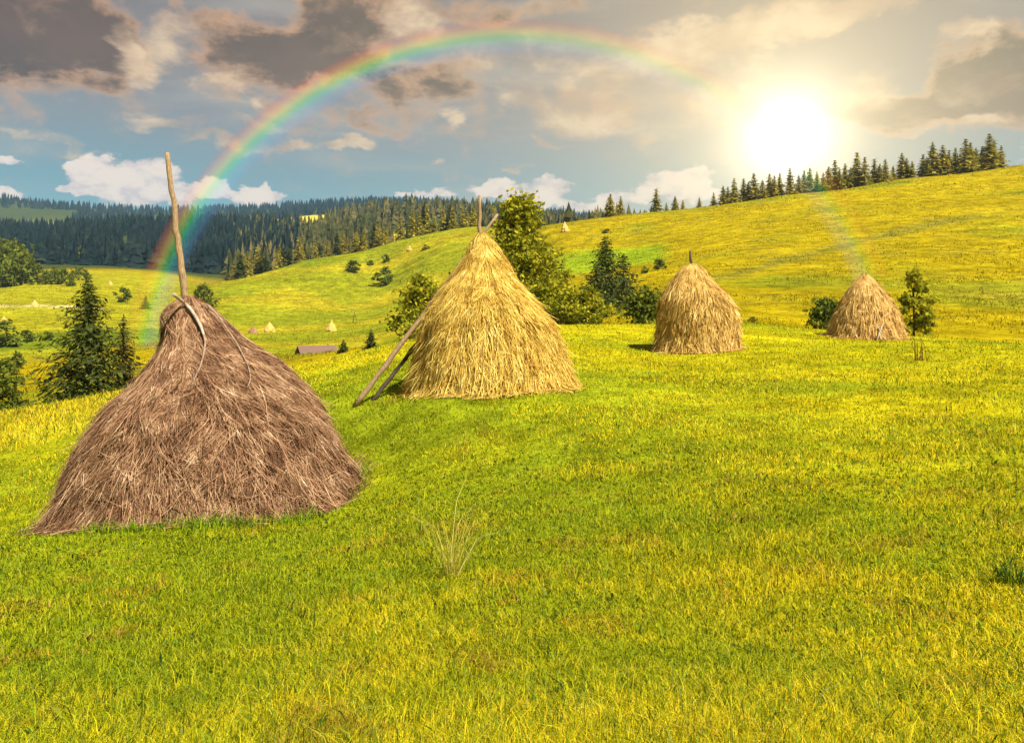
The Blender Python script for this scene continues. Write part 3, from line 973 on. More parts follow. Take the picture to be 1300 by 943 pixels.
def broadleaf(h, W, seed, nclump=40, nleaf=60, size=.10, low=.1, top_pow=1.0, taper=0.0, lean=0.0):
    """irregular crown of leaf clumps carried by limbs"""
    g = np.random.default_rng(seed)
    tr, cr = Acc(), Acc()
    tr.tube([(0, 0, -.3), (lean * .3, 0, h * .35), (lean * .8, .02 * h, h * .8)], [h * .022, h * .015, h * .004], 7)
    ctrs = []
    for i in range(nclump):
        t = g.random() ** .85
        z = h * (low + (1 - low) * t)
        env = W * (math.sin(math.pi * min(1, (t * .86 + .14)) ** top_pow) ** .7 + .05)
        if taper: env = W * ((1 - t) ** taper + .08)
        rr = env * math.sqrt(g.random()) * (1 + .25 * g.normal())
        an = g.random() * 2 * np.pi
        ctrs.append((rr * math.cos(an) + lean * t, rr * math.sin(an), z))
    ctrs = np.array(ctrs)
    for c in ctrs[::3]:
        z0 = max(h * .08, c[2] * .55)
        tr.tube([(lean * .3 * z0 / h, 0, z0), tuple(c * .6 + np.array([0, 0, z0]) * .4 + g.normal(0, .02 * h, 3)), tuple(c)], [h * .008, h * .005, h * .002], 5)
    cs = W * (.17 if taper else .30) * (.6 + .8 * g.random(nclump))
    C_ = np.repeat(ctrs, nleaf, 0) + g.normal(0, 1, (nclump * nleaf, 3)) * np.repeat(cs, nleaf)[:, None] * np.array([.62, .62, .50])
    C_[:, 2] = np.maximum(C_[:, 2], .02 * h)
    n = len(C_)
    u = g.normal(0, 1, (n, 3)); u /= np.linalg.norm(u, axis=1, keepdims=True)
    w = g.normal(0, 1, (n, 3)); v = np.cross(u, w); v /= np.linalg.norm(v, axis=1, keepdims=True)
    sz = size * (.6 + .8 * g.random((n, 1)))
    V, q = quads_at(C_, u * sz, v * sz * .75)
    cr.add(V, None, q)
    return tr, cr


def tree(name, accs, crown_mat, label, cat, px, D, group=None, sink=0.0, rz=0.0, crown='crown', py=None):
    p = gp(px, D)
    if py is not None:
        p[2] = EYE + (HY - py) / F * D
    p[2] -= sink
    root = link(name, None, None, p, rz)
    tag(root, label, cat, group)
    link('trunk', accs[0].mesh('trunk', [M_BARK], True), root)
    link(crown, accs[1].mesh(crown, [crown_mat]), root)
    return root


def px_h(dpx, D):
    return dpx / F * D


# left group
D = 46
tree('spruce_tree', conifer(px_h(170, D), px_h(66, D), 31, 52, 13, 20, .18, .02, .66, .5, lump=.55), M_SPRUCE, 'big dark spruce standing left of the brown haystack', 'tree', 112, D, sink=.1)
tree('conifer_tree', conifer(px_h(118, 48), px_h(30, 48), 32, 34, 9, 9, .20, .02, .8, .4), M_LARCH, 'thin brownish conifer between the big dark spruce and the brown haystack', 'tree', 157, 48, sink=.1)
tree('broadleaf_tree', broadleaf(px_h(85, 44), px_h(30, 44), 33, 40, 70, .14, .02), M_DARKLEAF, 'dark bushy tree cut off by the left edge of the picture', 'tree', -2, 44)
dt = hit(21, 476, 60, 110)
tree('small_tree', broadleaf(px_h(27, dt), px_h(11, dt), 34, 16, 40, .22, .3), M_DARKLEAF, 'tiny round tree alone on the tawny slope at far left', 'tree', 21, dt)
# behind the golden stack
D = 58
tree('broadleaf_tree', broadleaf(px_h(166, D), px_h(72, D), 41, 170, 90, .16, .04, .75, taper=.95), M_LEAF, 'tall leafy yellow green tree behind the golden haystack', 'tree', 660, D)
tree('broadleaf_tree', broadleaf(px_h(90, 54), px_h(31, 54), 42, 60, 80, .15, .02, .9), M_LEAF, 'leafy tree showing left of the golden haystack above the leaning poles', 'tree', 533, 54)
tree('broadleaf_tree', broadleaf(px_h(104, 60), px_h(40, 60), 143, 80, 80, .16, .02, .75, taper=.6), M_LEAF, 'shorter leafy tree on the right flank of the tall leafy tree', 'tree', 688, 60)
tree('shrub', broadleaf(px_h(56, 56), px_h(38, 56), 43, 46, 80, .15, .0), M_LEAF, 'broad leafy bush at the foot of the tall tree, right of the golden haystack', 'bush', 698, 56)
tree('shrub', broadleaf(px_h(46, 55), px_h(28, 55), 44, 40, 80, .14, .0), M_LEAF, 'rounded green bush beside the broad leafy bush, nearer the dark conifers', 'bush', 742, 55)
tree('spruce_tree', conifer(px_h(100, 66), px_h(22, 66), 45, 30, 9, 8, .22, .02, .85, .3), M_SPRUCE, 'narrow spruce rising between the tall leafy tree and the dark conifers', 'tree', 713, 66)
D = hit(765, 396, 80, 110)
tree('spruce_tree', conifer(px_h(96, D), px_h(46, D), 46, 40, 13, 14, .28, .02, .72, .45, lump=.5), M_SPRUCE, 'broad dark conifer, tallest of the clump left of the rounded tan haystack', 'tree', 768, D)
tree('spruce_tree', conifer(px_h(66, D - 5), px_h(32, D - 5), 47, 26, 9, 8, .32, .02, .7, .4), M_SPRUCE, 'squat dark conifer at the lower left of the dark clump', 'tree', 757, D - 5)
tree('spruce_tree', conifer(px_h(62, D + 9), px_h(32, D + 9), 48, 24, 9, 8, .34, .02, .7, .4), M_SPRUCE, 'low dark conifer at the right end of the dark clump', 'tree', 792, D + 9)
tree('shrub', broadleaf(px_h(42, 57), px_h(26, 57), 49, 34, 70, .16, .0), M_DARKLEAF, 'dark green bush touching the left side of the rounded tan haystack', 'bush', 822, 57)
tree('shrub', broadleaf(px_h(38, 52), px_h(20, 52), 50, 30, 70, .15, .0), M_DARKLEAF, 'dark low bush at the left side of the pinkish haystack', 'bush', 1049, 52)
tree('sapling', broadleaf(px_h(78, 49), px_h(27, 49), 51, 44, 64, .13, .0, .7, taper=.5), M_LEAF, 'ragged green sapling at the right side of the pinkish haystack', 'sapling', 1160, 49)
# small spruces near the barn
D = hit(470, 443, 60, 90)
tree('spruce_tree', conifer(px_h(24, D), px_h(11, D), 52, 14, 8, 6, .22, .0, .8, .3), M_SPRUCE, 'little dark spruce on the crest left of the leaning poles', 'tree', 471, D)
tree('spruce_tree', conifer(px_h(16, D), px_h(9, D), 53, 10, 8, 5, .2, .0, .8, .3), M_SPRUCE, 'smallest spruce, next to the barn roof', 'tree', 436, D)

# scattered bushes and little trees on the slopes: prototypes, then copies
def mesh_tree(name, accs, mat):
    t, c = accs
    nt = sum(len(a) for a in t.t) + sum(len(a) for a in t.q)
    V = np.concatenate(t.v + c.v)
    n0 = t.n
    T3 = np.concatenate(t.t); Q4 = np.concatenate(t.q + [q + n0 for q in c.q])
    nt4 = sum(len(a) for a in t.q)
    fm = np.concatenate([np.zeros(len(T3)), np.zeros(nt4), np.ones(len(Q4) - nt4)])
    return mesh_np(name, V, [T3, Q4], [M_BARK, mat], fm)


BUSH = [mesh_tree('bush', broadleaf(1.0, .48, 60 + k, 22, 36, .075, .0), M_DARKLEAF) for k in range(3)]
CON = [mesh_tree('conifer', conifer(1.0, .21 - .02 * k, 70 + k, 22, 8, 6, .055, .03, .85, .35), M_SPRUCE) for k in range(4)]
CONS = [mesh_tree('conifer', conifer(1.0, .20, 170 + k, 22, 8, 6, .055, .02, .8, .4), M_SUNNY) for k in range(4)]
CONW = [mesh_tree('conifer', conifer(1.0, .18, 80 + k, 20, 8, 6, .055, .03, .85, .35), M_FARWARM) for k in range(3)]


def put(kind, me, px, D, hpx, label, cat, group=None, wide=1.0):
    p = gp(px, D)
    h = px_h(hpx, D)
    o = link(kind, me, None, p, random.random() * 6.28, (h * wide, h * wide, h))
    return tag(o, label, cat, group)


def on(kind, me, px, py, D0, D1, hpx, *a, **k):
    return put(kind, me, px, hit(px, py, D0, D1), hpx, *a, **k)


on('shrub', BUSH[0], 448, 345, 310, 375, 13, 'dark spreading bush on the upper left part of the knoll', 'bush', wide=1.5)
on('small_tree', BUSH[1], 488, 361, 300, 375, 20, 'round lone tree on the green knoll, left of the golden haystack', 'tree', wide=1.1)
on('shrub', BUSH[2], 471, 337, 330, 385, 6, 'tiny bush just right of the dark spreading bush on the knoll', 'bush', wide=1.4)
on('shrub', BUSH[0], 490, 333, 330, 385, 9, 'small bush above the round lone tree on the knoll', 'bush')
on('shrub', BUSH[1], 540, 317, 330, 390, 6, 'low bush near the top of the knoll by the far small haystack', 'bush', wide=1.5)
on('small_tree', BUSH[2], 258, 392, 240, 340, 28, 'dark round tree seen right of the tall pole on the brown haystack', 'tree', wide=.95)
on('shrub', BUSH[0], 157, 384, 240, 340, 17, 'round bush in the valley meadow above the big dark spruce', 'bush')
on('spruce_tree', CON[0], 185, 392, 240, 340, 17, 'small green spruce left of the tall pole in the valley meadow', 'tree', wide=1.9)
on('shrub', BUSH[1], 8, 440, 130, 230, 30, 'wide dark bush at the left edge of the lower valley meadow', 'bush', wide=1.2)
on('shrub', BUSH[2], 34, 434, 130, 230, 14, 'small dark bush right of the wide bush in the lower valley meadow', 'bush', wide=1.3)
on('shrub', BUSH[0], 60, 432, 130, 230, 10, 'low bush close to the big dark spruce in the lower valley meadow', 'bush', wide=1.5)
on('shrub', BUSH[0], 836, 342, 150, 260, 12, 'isolated bush on the golden slope above the rounded tan haystack', 'bush', wide=1.4)
on('shrub', BUSH[1], 818, 347, 140, 260, 8, 'smaller bush left of the isolated bush on the golden slope', 'bush', wide=1.3)
on('shrub', BUSH[2], 770, 296, 240, 300, 5, 'flat bush high on the slope under the paired skyline spruces', 'bush', wide=2.2)
on('shrub', BUSH[1], 955, 409, 62, 90, 6, 'tiny bush between the rounded tan and the pinkish haystacks', 'bush', wide=1.5)

# hedge line in the left valley
for i, (x, y, h) in enumerate([(47, 358, 20), (58, 361, 15), (66, 357, 12), (75, 361, 17), (88, 363, 13), (93, 356, 11), (80, 352, 10), (103, 350, 10), (110, 356, 9), (96, 347, 8), (50, 347, 8), (69, 346, 7)]):
    on('shrub', BUSH[i % 3], x, y, 330, 520, h, 'dark shrub in the loose hedge across the left valley meadow', 'bush', 'shrubs of the valley hedge', wide=1.0 + .3 * random.random())
for i in range(26):
    x = -14 + 58 * random.random(); y = 352 + 12 * random.random() - (x > 30) * 3
    m = random.choice(CONW + BUSH)
    on('wood_tree', m, x, y, 340, 520, 26 + 18 * random.random() - max(0, x - 25) * .5, 'mixed tree in the small wood at the left edge of the valley', 'tree', 'trees of the small left wood', wide=(1.25 if m in CONW else .8))
for i in range(26):
    x = 36 + i * 3.6 + 3 * random.random()
    on('wood_tree', random.choice(BUSH + CONW[:1]), x, 322 + (x - 36) * .07 + 3 * random.random(), 520, 640, 12 + 8 * random.random(), 'leafy tree along the sunny edge of the dark forest', 'tree', 'trees at the edge of the dark forest', wide=1.0)

# conifers standing behind the crest of the knoll
for i in range(64):
    t = i / 63
    x = 285 + 320 * t + random.uniform(-5, 5)
    yc = np.interp(x, [272, 335, 400, 500, 560, 610], [364, 348, 329, 308, 294, 287])
    if random.random() < .3: continue
    Dk = np.interp(x, [272, 400, 500, 610], [345, 392, 408, 402]) + random.uniform(0, 22)
    h = (22 + 14 * random.random()) * (1.0 if x < 520 else 1.12)
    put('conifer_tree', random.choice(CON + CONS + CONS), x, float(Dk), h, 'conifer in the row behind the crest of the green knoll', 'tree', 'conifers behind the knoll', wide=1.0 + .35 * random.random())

# skyline spruces on the big hill
SK = [(775, 252, 24), (788, 254, 20), (833, 250, 24), (846, 262, 9), (857, 258, 15), (867, 262, 10), (888, 262, 11), (906, 256, 14),
      (918, 0, 20), (932, 0, 26), (944, 0, 24), (957, 0, 28), (968, 0, 20), (977, 0, 25), (990, 0, 24), (1003, 0, 28), (1014, 0, 20), (1028, 0, 26), (1037, 0, 22),
      (1060, 0, 32), (1073, 0, 27), (1088, 0, 36), (1110, 0, 26), (1124, 0, 24), (1134, 0, 16), (1145, 0, 28), (1158, 0, 18), (1172, 0, 24), (1184, 0, 36), (1197, 0, 32),
      (1213, 0, 28), (1226, 0, 36), (1239, 0, 26), (1256, 0, 38), (1262, 0, 30), (1271, 0, 24), (1080, 0, 22), (1190, 0, 24), (1066, 0, 22), (1098, 0, 30), (1117, 0, 20), (1151, 0, 22), (1205, 0, 26), (1219, 0, 22), (1232, 0, 32), (1247, 0, 26), (1178, 0, 20), (924, 0, 18), (950, 0, 20), (983, 0, 22), (1021, 0, 24), (1045, 0, 20), (1052, 0, 26)]
SKLAB = {775: 'taller of the paired dark spruces at the left end of the hill skyline', 788: 'thinner right one of the paired dark spruces on the hill skyline', 833: 'lone thin spruce on the skyline left of the sun'}
for i, (x, y, h) in enumerate(SK):
    Dk = np.interp(x, [690, 720, 800, 940, 1300], [302, 312, 320, 322, 328]) + (5 if y else 2) + random.uniform(0, 6)
    g_ = None if x in SKLAB else 'spruces along the hill skyline'
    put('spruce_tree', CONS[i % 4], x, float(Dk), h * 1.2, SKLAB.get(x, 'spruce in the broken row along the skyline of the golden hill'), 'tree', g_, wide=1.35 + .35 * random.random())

# far-off woods as masses
def small_conifer(g, n_side=5):
    """about 30 faces: three ragged skirts"""
    V, Fc = [], []
    for (zb, zt, r) in ((.04, .42, .185), (.22, .60, .155), (.40, .78, .12), (.58, .90, .085), (.74, 1.0, .05)):
        b = len(V)
        for k in range(6):
            a = 2 * np.pi * k / 6 + g.random() * .7
            rr = r * ((.5 if k % 2 else 1.1) + .3 * g.random())
            V.append((rr * math.cos(a), rr * math.sin(a), zb + .035 * g.normal()))
        V.append((0, 0, zt))
        for k in range(6):
            Fc.append((b + k, b + (k + 1) % 6, b + 6))
    return np.array(V), np.array(Fc)


def forest(name, pts, hs, mat, label):
    g = np.random.default_rng(5)
    protos = [small_conifer(g) for _ in range(8)]
    Vs, Fs, n = [], [], 0
    z = H(pts[:, 0], pts[:, 1])
    idx = g.integers(0, 8, len(pts))
    for k in range(8):
        s_ = idx == k
        m = s_.sum()
        V0, F0 = protos[k]
        a = g.random(m) * 6.28
        ca, sa = np.cos(a), np.sin(a)
        wd = hs[s_] * (.8 + .6 * g.random(m))
        V = np.empty((m, len(V0), 3))
        V[:, :, 0] = (V0[None, :, 0] * ca[:, None] - V0[None, :, 1] * sa[:, None]) * wd[:, None] + pts[s_, 0][:, None]
        V[:, :, 1] = (V0[None, :, 0] * sa[:, None] + V0[None, :, 1] * ca[:, None]) * wd[:, None] + pts[s_, 1][:, None]
        V[:, :, 2] = V0[None, :, 2] * hs[s_][:, None] + z[s_][:, None]
        Fq = F0[None] + (np.arange(m) * len(V0))[:, None, None] + n
        Vs.append(V.reshape(-1, 3)); Fs.append(Fq.reshape(-1, 3)); n += m * len(V0)
    o = link(name, mesh_np(name, np.concatenate(Vs), [np.concatenate(Fs)], [mat]))
    return tag(o, label, 'forest', kind='stuff')


def scatter(n, px0, px1, D0, D1, seed, keep=None, power=1.0):
    g = np.random.default_rng(seed)
    px = g.uniform(px0, px1, n)
    Dm = np.exp(g.uniform(math.log(D0), math.log(D1), n))
    if keep is not None:
        k = keep(px, Dm)
        px, Dm = px[k], Dm[k]
    return np.stack([(px - 650) / F * Dm, Dm], 1), px, Dm


def keep_dark(px, D):
    clear = (D > 1180) & (px > 332 + 12 * np.sin(D / 60)) & (px < 422)
    side = (px < 60) & (D > 1160)
    side &= vnoise(px, D, 60, 3, 2) < .35
    gap = vnoise(px, np.log(D) * 400, 45, 8, 3) < -.34
    return ~clear & ~side & ~gap & (D > 590 - 60 * (px < 36) + np.clip(px - 300, 0, 250) * .0)


P_, px_, D_ = scatter(4200, -300, 380, 585, 1750, 91, keep_dark)
forest('forest', P_, 23 * np.random.default_rng(1).beta(3, 2, len(P_)) + 4, M_FAR, 'conifer forest with cloud shade painted dark blue green, filling the slope beyond the valley')


def keep_warm(px, D):
    meadow = (px > 485) & (px < 570) & (D > 545) & (D < 745)
    clear = (D > 1150) & (px > 332) & (px < 418 + 8 * np.sin(D / 50))
    gap = vnoise(px, np.log(D) * 400, 38, 9, 3) < -.28
    return ~meadow & ~clear & ~gap


P_, px_, D_ = scatter(3200, 290, 900, 470, 1750, 92, keep_warm)
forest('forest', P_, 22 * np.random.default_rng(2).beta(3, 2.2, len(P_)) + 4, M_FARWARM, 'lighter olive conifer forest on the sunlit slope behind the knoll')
P_, px_, D_ = scatter(7000, -400, 1100, 1800, 3100, 93, lambda px, D: ~((D > 1950) & (D < 2400) & (px < 90)) & ~((D < 2000) & (px > 330) & (px < 425)))
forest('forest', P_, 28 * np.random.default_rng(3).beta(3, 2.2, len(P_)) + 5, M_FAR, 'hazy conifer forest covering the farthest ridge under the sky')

# ------------------------------------------------------------------ far small haystacks, rack, buildings
def tiny_hay(px, py, D0, D1, w, h, mat, label, pole=0):
    D = hit(px, py, D0, D1)
    p = gp(px, D)
    k = D / F
    g = np.random.default_rng(int(px * 7 + py))
    nph, prof = 20, [(0, 1.0), (.12, 1.02), (.35, .85), (.6, .55), (.82, .25), (1.0, .05)]
    V = []
    for (t, r) in prof:
        for j in range(nph):
            a = 2 * np.pi * j / nph
            rr = w * k / 2 * r * (1 + .12 * g.normal())
            V.append((rr * math.cos(a), rr * math.sin(a), t * h * k - .15 + .05 * g.normal()))
    V.append((0, 0, h * k - .1))
    q = [(i * nph + j, i * nph + (j + 1) % nph, (i + 1) * nph + (j + 1) % nph, (i + 1) * nph + j) for i in range(len(prof) - 1) for j in range(nph)]
    t = [((len(prof) - 1) * nph + j, (len(prof) - 1) * nph + (j + 1) % nph, len(V) - 1) for j in range(nph)]
    root = link('haystack', None, None, p)
    tag(root, label, 'haystack')
    A = Acc(); A.add(V, t, q)
    link('hay', A.mesh('hay', [mat]), root)
    if pole:
        A = Acc(); A.tube([(0, 0, h * k * .8), (.05, 0, h * k + pole * k)], .07, 6)
        link('pole', A.mesh('pole', [M_WOOD], True), root)


tiny_hay(322, 423, 200, 270, 12, 10, HAY_BROWN, 'low grey brown hay mound left of the two pale far haystacks')
tiny_hay(342, 421, 200, 270, 14, 13, HAY_TAN, 'pale far haystack with a tall pole, between the brown mound and its plain twin', 8)
tiny_hay(421, 420, 200, 270, 13, 14, HAY_TAN, 'pale far haystack standing alone above the barn roof')
tiny_hay(520, 318, 300, 388, 7, 7, HAY_TAN, 'speck of a haystack on the knoll crest beside the conifers')
tiny_hay(717, 294, 250, 312, 10, 13, HAY_ROSE, 'small orange haystack on the hill skyline right of the tall leafy tree')
tiny_hay(44, 388, 220, 300, 8, 8, HAY_ROSE, 'small pinkish haystack beside the pale track in the left valley')
tiny_hay(5, 409, 200, 260, 8, 8, HAY_ROSE, 'small pinkish haystack below the pale track at the left picture edge')
tiny_hay(140, 362, 330, 440, 6, 6, HAY_TAN, 'tiny pale haystack high in the valley meadow above the big dark spruce')

# drying rack
D = hit(450, 410, 200, 270)
p = gp(450, D); k = D / F
rk = link('drying_rack', None, None, p)
tag(rk, 'thin bare pole rack for hay on the knoll right of the lone pale haystack', 'rack')
for a in (0.3, 2.4, 4.5):
    A = Acc(); A.tube([(1.0 * math.cos(a), 1.0 * math.sin(a), -.2), (-.1 * math.cos(a), -.1 * math.sin(a), 14 * k)], .06, 5)
    link('pole', A.mesh('pole', [M_WOODDARK], True), rk)
for z_ in (1.1, 2.0):
    A = Acc(); A.tube([(-1.2, .1, z_), (1.2, -.1, z_ + .1)], .05, 5)
    link('crossbar', A.mesh('crossbar', [M_WOODDARK], True), rk)

# barn whose roof shows over the crest
M_ROOF = solid('brown_roof', (.13, .075, .055), (.24, .15, .11), 5, stretch=(.4, 6, 6))
M_WALL = solid('barn_boards', (.05, .035, .025), (.12, .08, .055), 6, stretch=(6, 6, .5))
def barn(px, py_ridge, D, L, W, hr, hw, rz, label, roofm, wallm):
    top = pt(px, py_ridge, D)
    base = top - np.array([0, 0, hr + hw])
    root = link('barn', None, None, base, rz)
    tag(root, label, 'barn')
    A = Acc(); A.box((-L / 2, -W / 2, -1.5), (L / 2, W / 2, hw))
    for sx in (-1, 1):
        x = sx * L / 2
        A.add([(x, -W / 2, hw), (x, W / 2, hw), (x, 0, hw + hr - .05)], [(0, 1, 2)])
    link('wall', A.mesh('wall', [wallm]), root)
    A = Acc(); e = .45
    for sy in (-1, 1):
        y0, z0 = sy * (W / 2 + e), hw - e * hr / (W / 2)
        V = [(-L / 2 - e, y0, z0), (L / 2 + e, y0, z0), (L / 2 + e, 0, hw + hr), (-L / 2 - e, 0, hw + hr)]
        V += [(x, y, z + .14) for x, y, z in V]
        A.add(V, None, [(0, 1, 2, 3), (4, 7, 6, 5), (0, 4, 5, 1), (2, 6, 7, 3), (0, 3, 7, 4), (1, 5, 6, 2)])
    link('roof', A.mesh('roof', [roofm]), root)
    A = Acc(); A.box((-.9, -W / 2 - .06, -1.0), (.9, -W / 2 - .005, hw - .3))
    link('door', A.mesh('door', [M_WOODDARK]), root)


barn(402, 439.5, 132, 5.6, 4.6, 2.0, 2.2, R(34), 'brown roofed barn half sunk behind the meadow crest', M_ROOF, M_WALL)
M_WHITE = solid('white_plaster', (.6, .58, .52), (.8, .77, .7), 2)
Dh = 640
barn(487, 297, Dh, 9, 7, 3, 3, R(10), 'distant brown hut in a clearing among the conifers behind the knoll', M_ROOF, M_WALL)

# ------------------------------------------------------------------ rainbow
def build_rainbow(D=120.0):
    c = pt(655, 533, D)
    k = D / F
    r0, r1 = 458 * k, 511 * k
    na, nr = 160, 8
    a = np.linspace(R(-6), R(186), na)
    rr = np.linspace(r0, r1, nr)
    Rr, Aa = np.meshgrid(rr, a)
    V = np.stack([Rr * np.cos(Aa), 0 * Rr, Rr * np.sin(Aa)], -1).reshape(-1, 3)
    ii, jj = np.meshgrid(np.arange(na - 1), np.arange(nr - 1), indexing='ij')
    q = np.stack([ii * nr + jj, ii * nr + jj + 1, (ii + 1) * nr + jj + 1, (ii + 1) * nr + jj], -1).reshape(-1, 4)
    m = bpy.data.materials.new('rainbow_light')
    m.use_nodes = True
    m.node_tree.nodes.clear()
    T = NT(m.node_tree)
    out = T.node('ShaderNodeOutputMaterial')
    tc = T.node('ShaderNodeTexCoord')
    s = T.node('ShaderNodeSeparateXYZ')
    T.l.new(tc.outputs['Object'], s.inputs[0])
    r = T.math('SQRT', T.math('ADD', T.math('POWER', s.outputs[0], 2), T.math('POWER', s.outputs[2], 2)))
    f = T.math('DIVIDE', T.math('SUBTRACT', r, r0), r1 - r0)
    col = T.ramp(f, [(0.0, (.10, .10, .55)), (.22, (.10, .45, .80)), (.42, (.05, .62, .45)), (.52, (.10, .70, .10)), (.64, (.70, .72, .06)), (.76, (.95, .42, .05)), (.90, (.75, .08, .05)), (1.0, (.5, .03, .05))])
    al = T.ramp(f, [(0.0, (0, 0, 0)), (.25, (.45, .45, .45)), (.5, (1, 1, 1)), (.68, (.9, .9, .9)), (.85, (.55, .55, .55)), (1.0, (0, 0, 0))], 'EASE')
    an = T.math('ARCTAN2', s.outputs[2], s.outputs[0])
    arc = T.ramp(T.math('DIVIDE', an, math.pi), [(0.0, (.05, .05, .05)), (.12, (.16, .16, .16)), (.22, (.12, .12, .12)), (.34, (.14, .14, .14)), (.45, (.24, .24, .24)), (.62, (.42, .42, .42)), (.80, (.34, .34, .34)), (.95, (.22, .22, .22)), (1.0, (.0, .0, .0))])
    fac = T.math('MULTIPLY', T.math('MULTIPLY', al, arc), .66)
    tr = T.node('ShaderNodeBsdfTransparent')
    em = T.node('ShaderNodeEmission')
    T.l.new(col, em.inputs[0])
    em.inputs[1].default_value = .75
    mx = T.node('ShaderNodeMixShader')
    T.l.new(fac, mx.inputs[0]); T.l.new(tr.outputs[0], mx.inputs[1]); T.l.new(em.outputs[0], mx.inputs[2])
    T.l.new(mx.outputs[0], out.inputs[0])
    m.cycles.emission_sampling = 'NONE'
    o = link('rainbow', mesh_np('rainbow', V, [q], [m]), None, c)
    tag(o, 'wide rainbow arching over the valley from the left woods to the golden hill', 'rainbow')


build_rainbow()

# ------------------------------------------------------------------ grass
def blades(x, y, h, w, lean, g, hd=None):
    n = len(x)
    z = H(x, y)
    an = g.random(n) * 2 * np.pi if hd is None else hd
    dx, dy = np.cos(an), np.sin(an)
    fa = g.random(n) * 2 * np.pi
    sx, sy = np.cos(fa) * w / 2, np.sin(fa) * w / 2
    b = np.stack([x, y, z - .01], -1)
    s = np.stack([sx, sy, 0 * sx], -1)
    mid = b + np.stack([dx * lean * h * .35, dy * lean * h * .35, h * .6], -1)
    tip = b + np.stack([dx * lean * h, dy * lean * h, h * (1 - .25 * lean)], -1)
    V = np.stack([b - s, b + s, mid + s * .7, mid - s * .7, tip], 1).reshape(-1, 3)
    k = (np.arange(n) * 5)[:, None]
    q = np.concatenate([k, k + 1, k + 2, k + 3], 1)
    t = np.concatenate([k + 3, k + 2, k + 4], 1)
    return V, t, q


def in_stack(x, y):
    m = np.zeros(len(x), bool)
    for st in (stack1, stack2, stack3, stack4):
        ph = np.arctan2(y - st.cy, x - st.cx)
        r = np.hypot(x - st.cx, y - st.cy)
        m |= r < st.rad(ph, H(x, y), False) - .10
    return m


def build_grass():
    g = np.random.default_rng(77)
    n = 760000
    # distances: dense near, thinning with distance
    lr = np.linspace(math.log(2.5), math.log(62), 400)
    wgt = np.exp(-.55 * lr)
    cdf = np.cumsum(wgt); cdf /= cdf[-1]
    r = np.exp(np.interp(g.random(n), cdf, lr))
    th = g.uniform(-.66, .66, n)
    x, y = r * np.sin(th), r * np.cos(th)
    k = ~in_stack(x, y)
    x, y, r = x[k], y[k], r[k]
    n = len(x)
    px = 650 + F * x / y
    patch = vnoise(x, y, 1.1, 31, 3); big = vnoise(x * .5, y, 5, 32, 3)
    h = (.040 + .05 * g.random(n) ** 2) * (1 + .5 * patch) * (1 + .25 * np.clip((r - 6) / 20, 0, 1))
    tall = g.random(n) < .06
    h = np.where(tall, h * 2.1, h)
    edge = (r > 26) & (px < 330)
    h = np.where(edge, h * 2.4, h)
    # rank green grass at the foot of the brown stack
    d1 = np.hypot(x - stack1.cx, y - stack1.cy) - stack1.rad(np.arctan2(y - stack1.cy, x - stack1.cx), H(x, y), False)
    h = np.where((d1 < .45) & (patch > -.15), h * 2.3, h)
    broad = (g.random(n) < .07) & (r < 14) & (patch + .6 * big < .25)
    w = np.where(broad, 3.2, 1.0) * .0038 * (r / 3.5) ** .85 * (.7 + .6 * g.random(n))
    lean = np.clip(g.normal(.75, .38, n), 0, 1.35)
    lean = np.where(broad, np.clip(lean * 1.5, .8, 1.35), lean)
    h = np.where(broad, h * .8, h)
    V, t, q = blades(x, y, h, w, lean, g)
    # mowing bands and patches of growth, plus lighter sunlit streaks put into the colour
    lum = np.array([.36, .32, .012])
    band = np.clip(.68 + 1.3 * big + .75 * patch + .5 * vnoise(x, y, .35, 33, 3), 0, 1)
    gcol = np.array([.64, .78, .40]); ycol = np.array([1.28, 1.18, .7])
    tm = gcol[None] * (1 - band[:, None]) + ycol[None] * band[:, None]
    tm = np.where(((d1 < .4) & (g.random(n) < .8))[:, None], np.array([.42, .85, .6])[None], tm)
    tm = np.where(edge[:, None], np.array([1.22, 1.08, .9])[None], tm)
    tm = np.where((tall & (g.random(n) < .6))[:, None], np.array([.30, .48, .5])[None], tm)
    thatch = (vnoise(x, y, .7, 36, 4) > .34) & (r < 30)
    tm = np.where((thatch & (g.random(n) < .45))[:, None], np.array([.82, .60, 1.2])[None], tm)
    tm = np.where(broad[:, None], np.array([.34, .52, .5])[None], tm)
    mat = leafy('grass_blades', [(0, (.03, .06, .004)), (.22, (.16, .20, .006)), (.45, (.60, .57, .010)), (.90, (.82, .70, .03)), (1, (.72, .54, .12))], .40, None, .7, 'tint', .15)
    A = Acc(); A.add(V, t, q)
    me = A.mesh('grass', [mat])
    ca = me.color_attributes.new('tint', 'FLOAT_COLOR', 'POINT')
    cols = np.ones((len(V), 4), np.float32)
    cols[:, :3] = np.repeat(tm, 5, 0)
    ca.data.foreach_set('color', cols.ravel())
    o = link('grass', me)
    tag(o, 'short mown yellow green grass covering the foreground meadow', 'grass', kind='stuff')


build_grass()


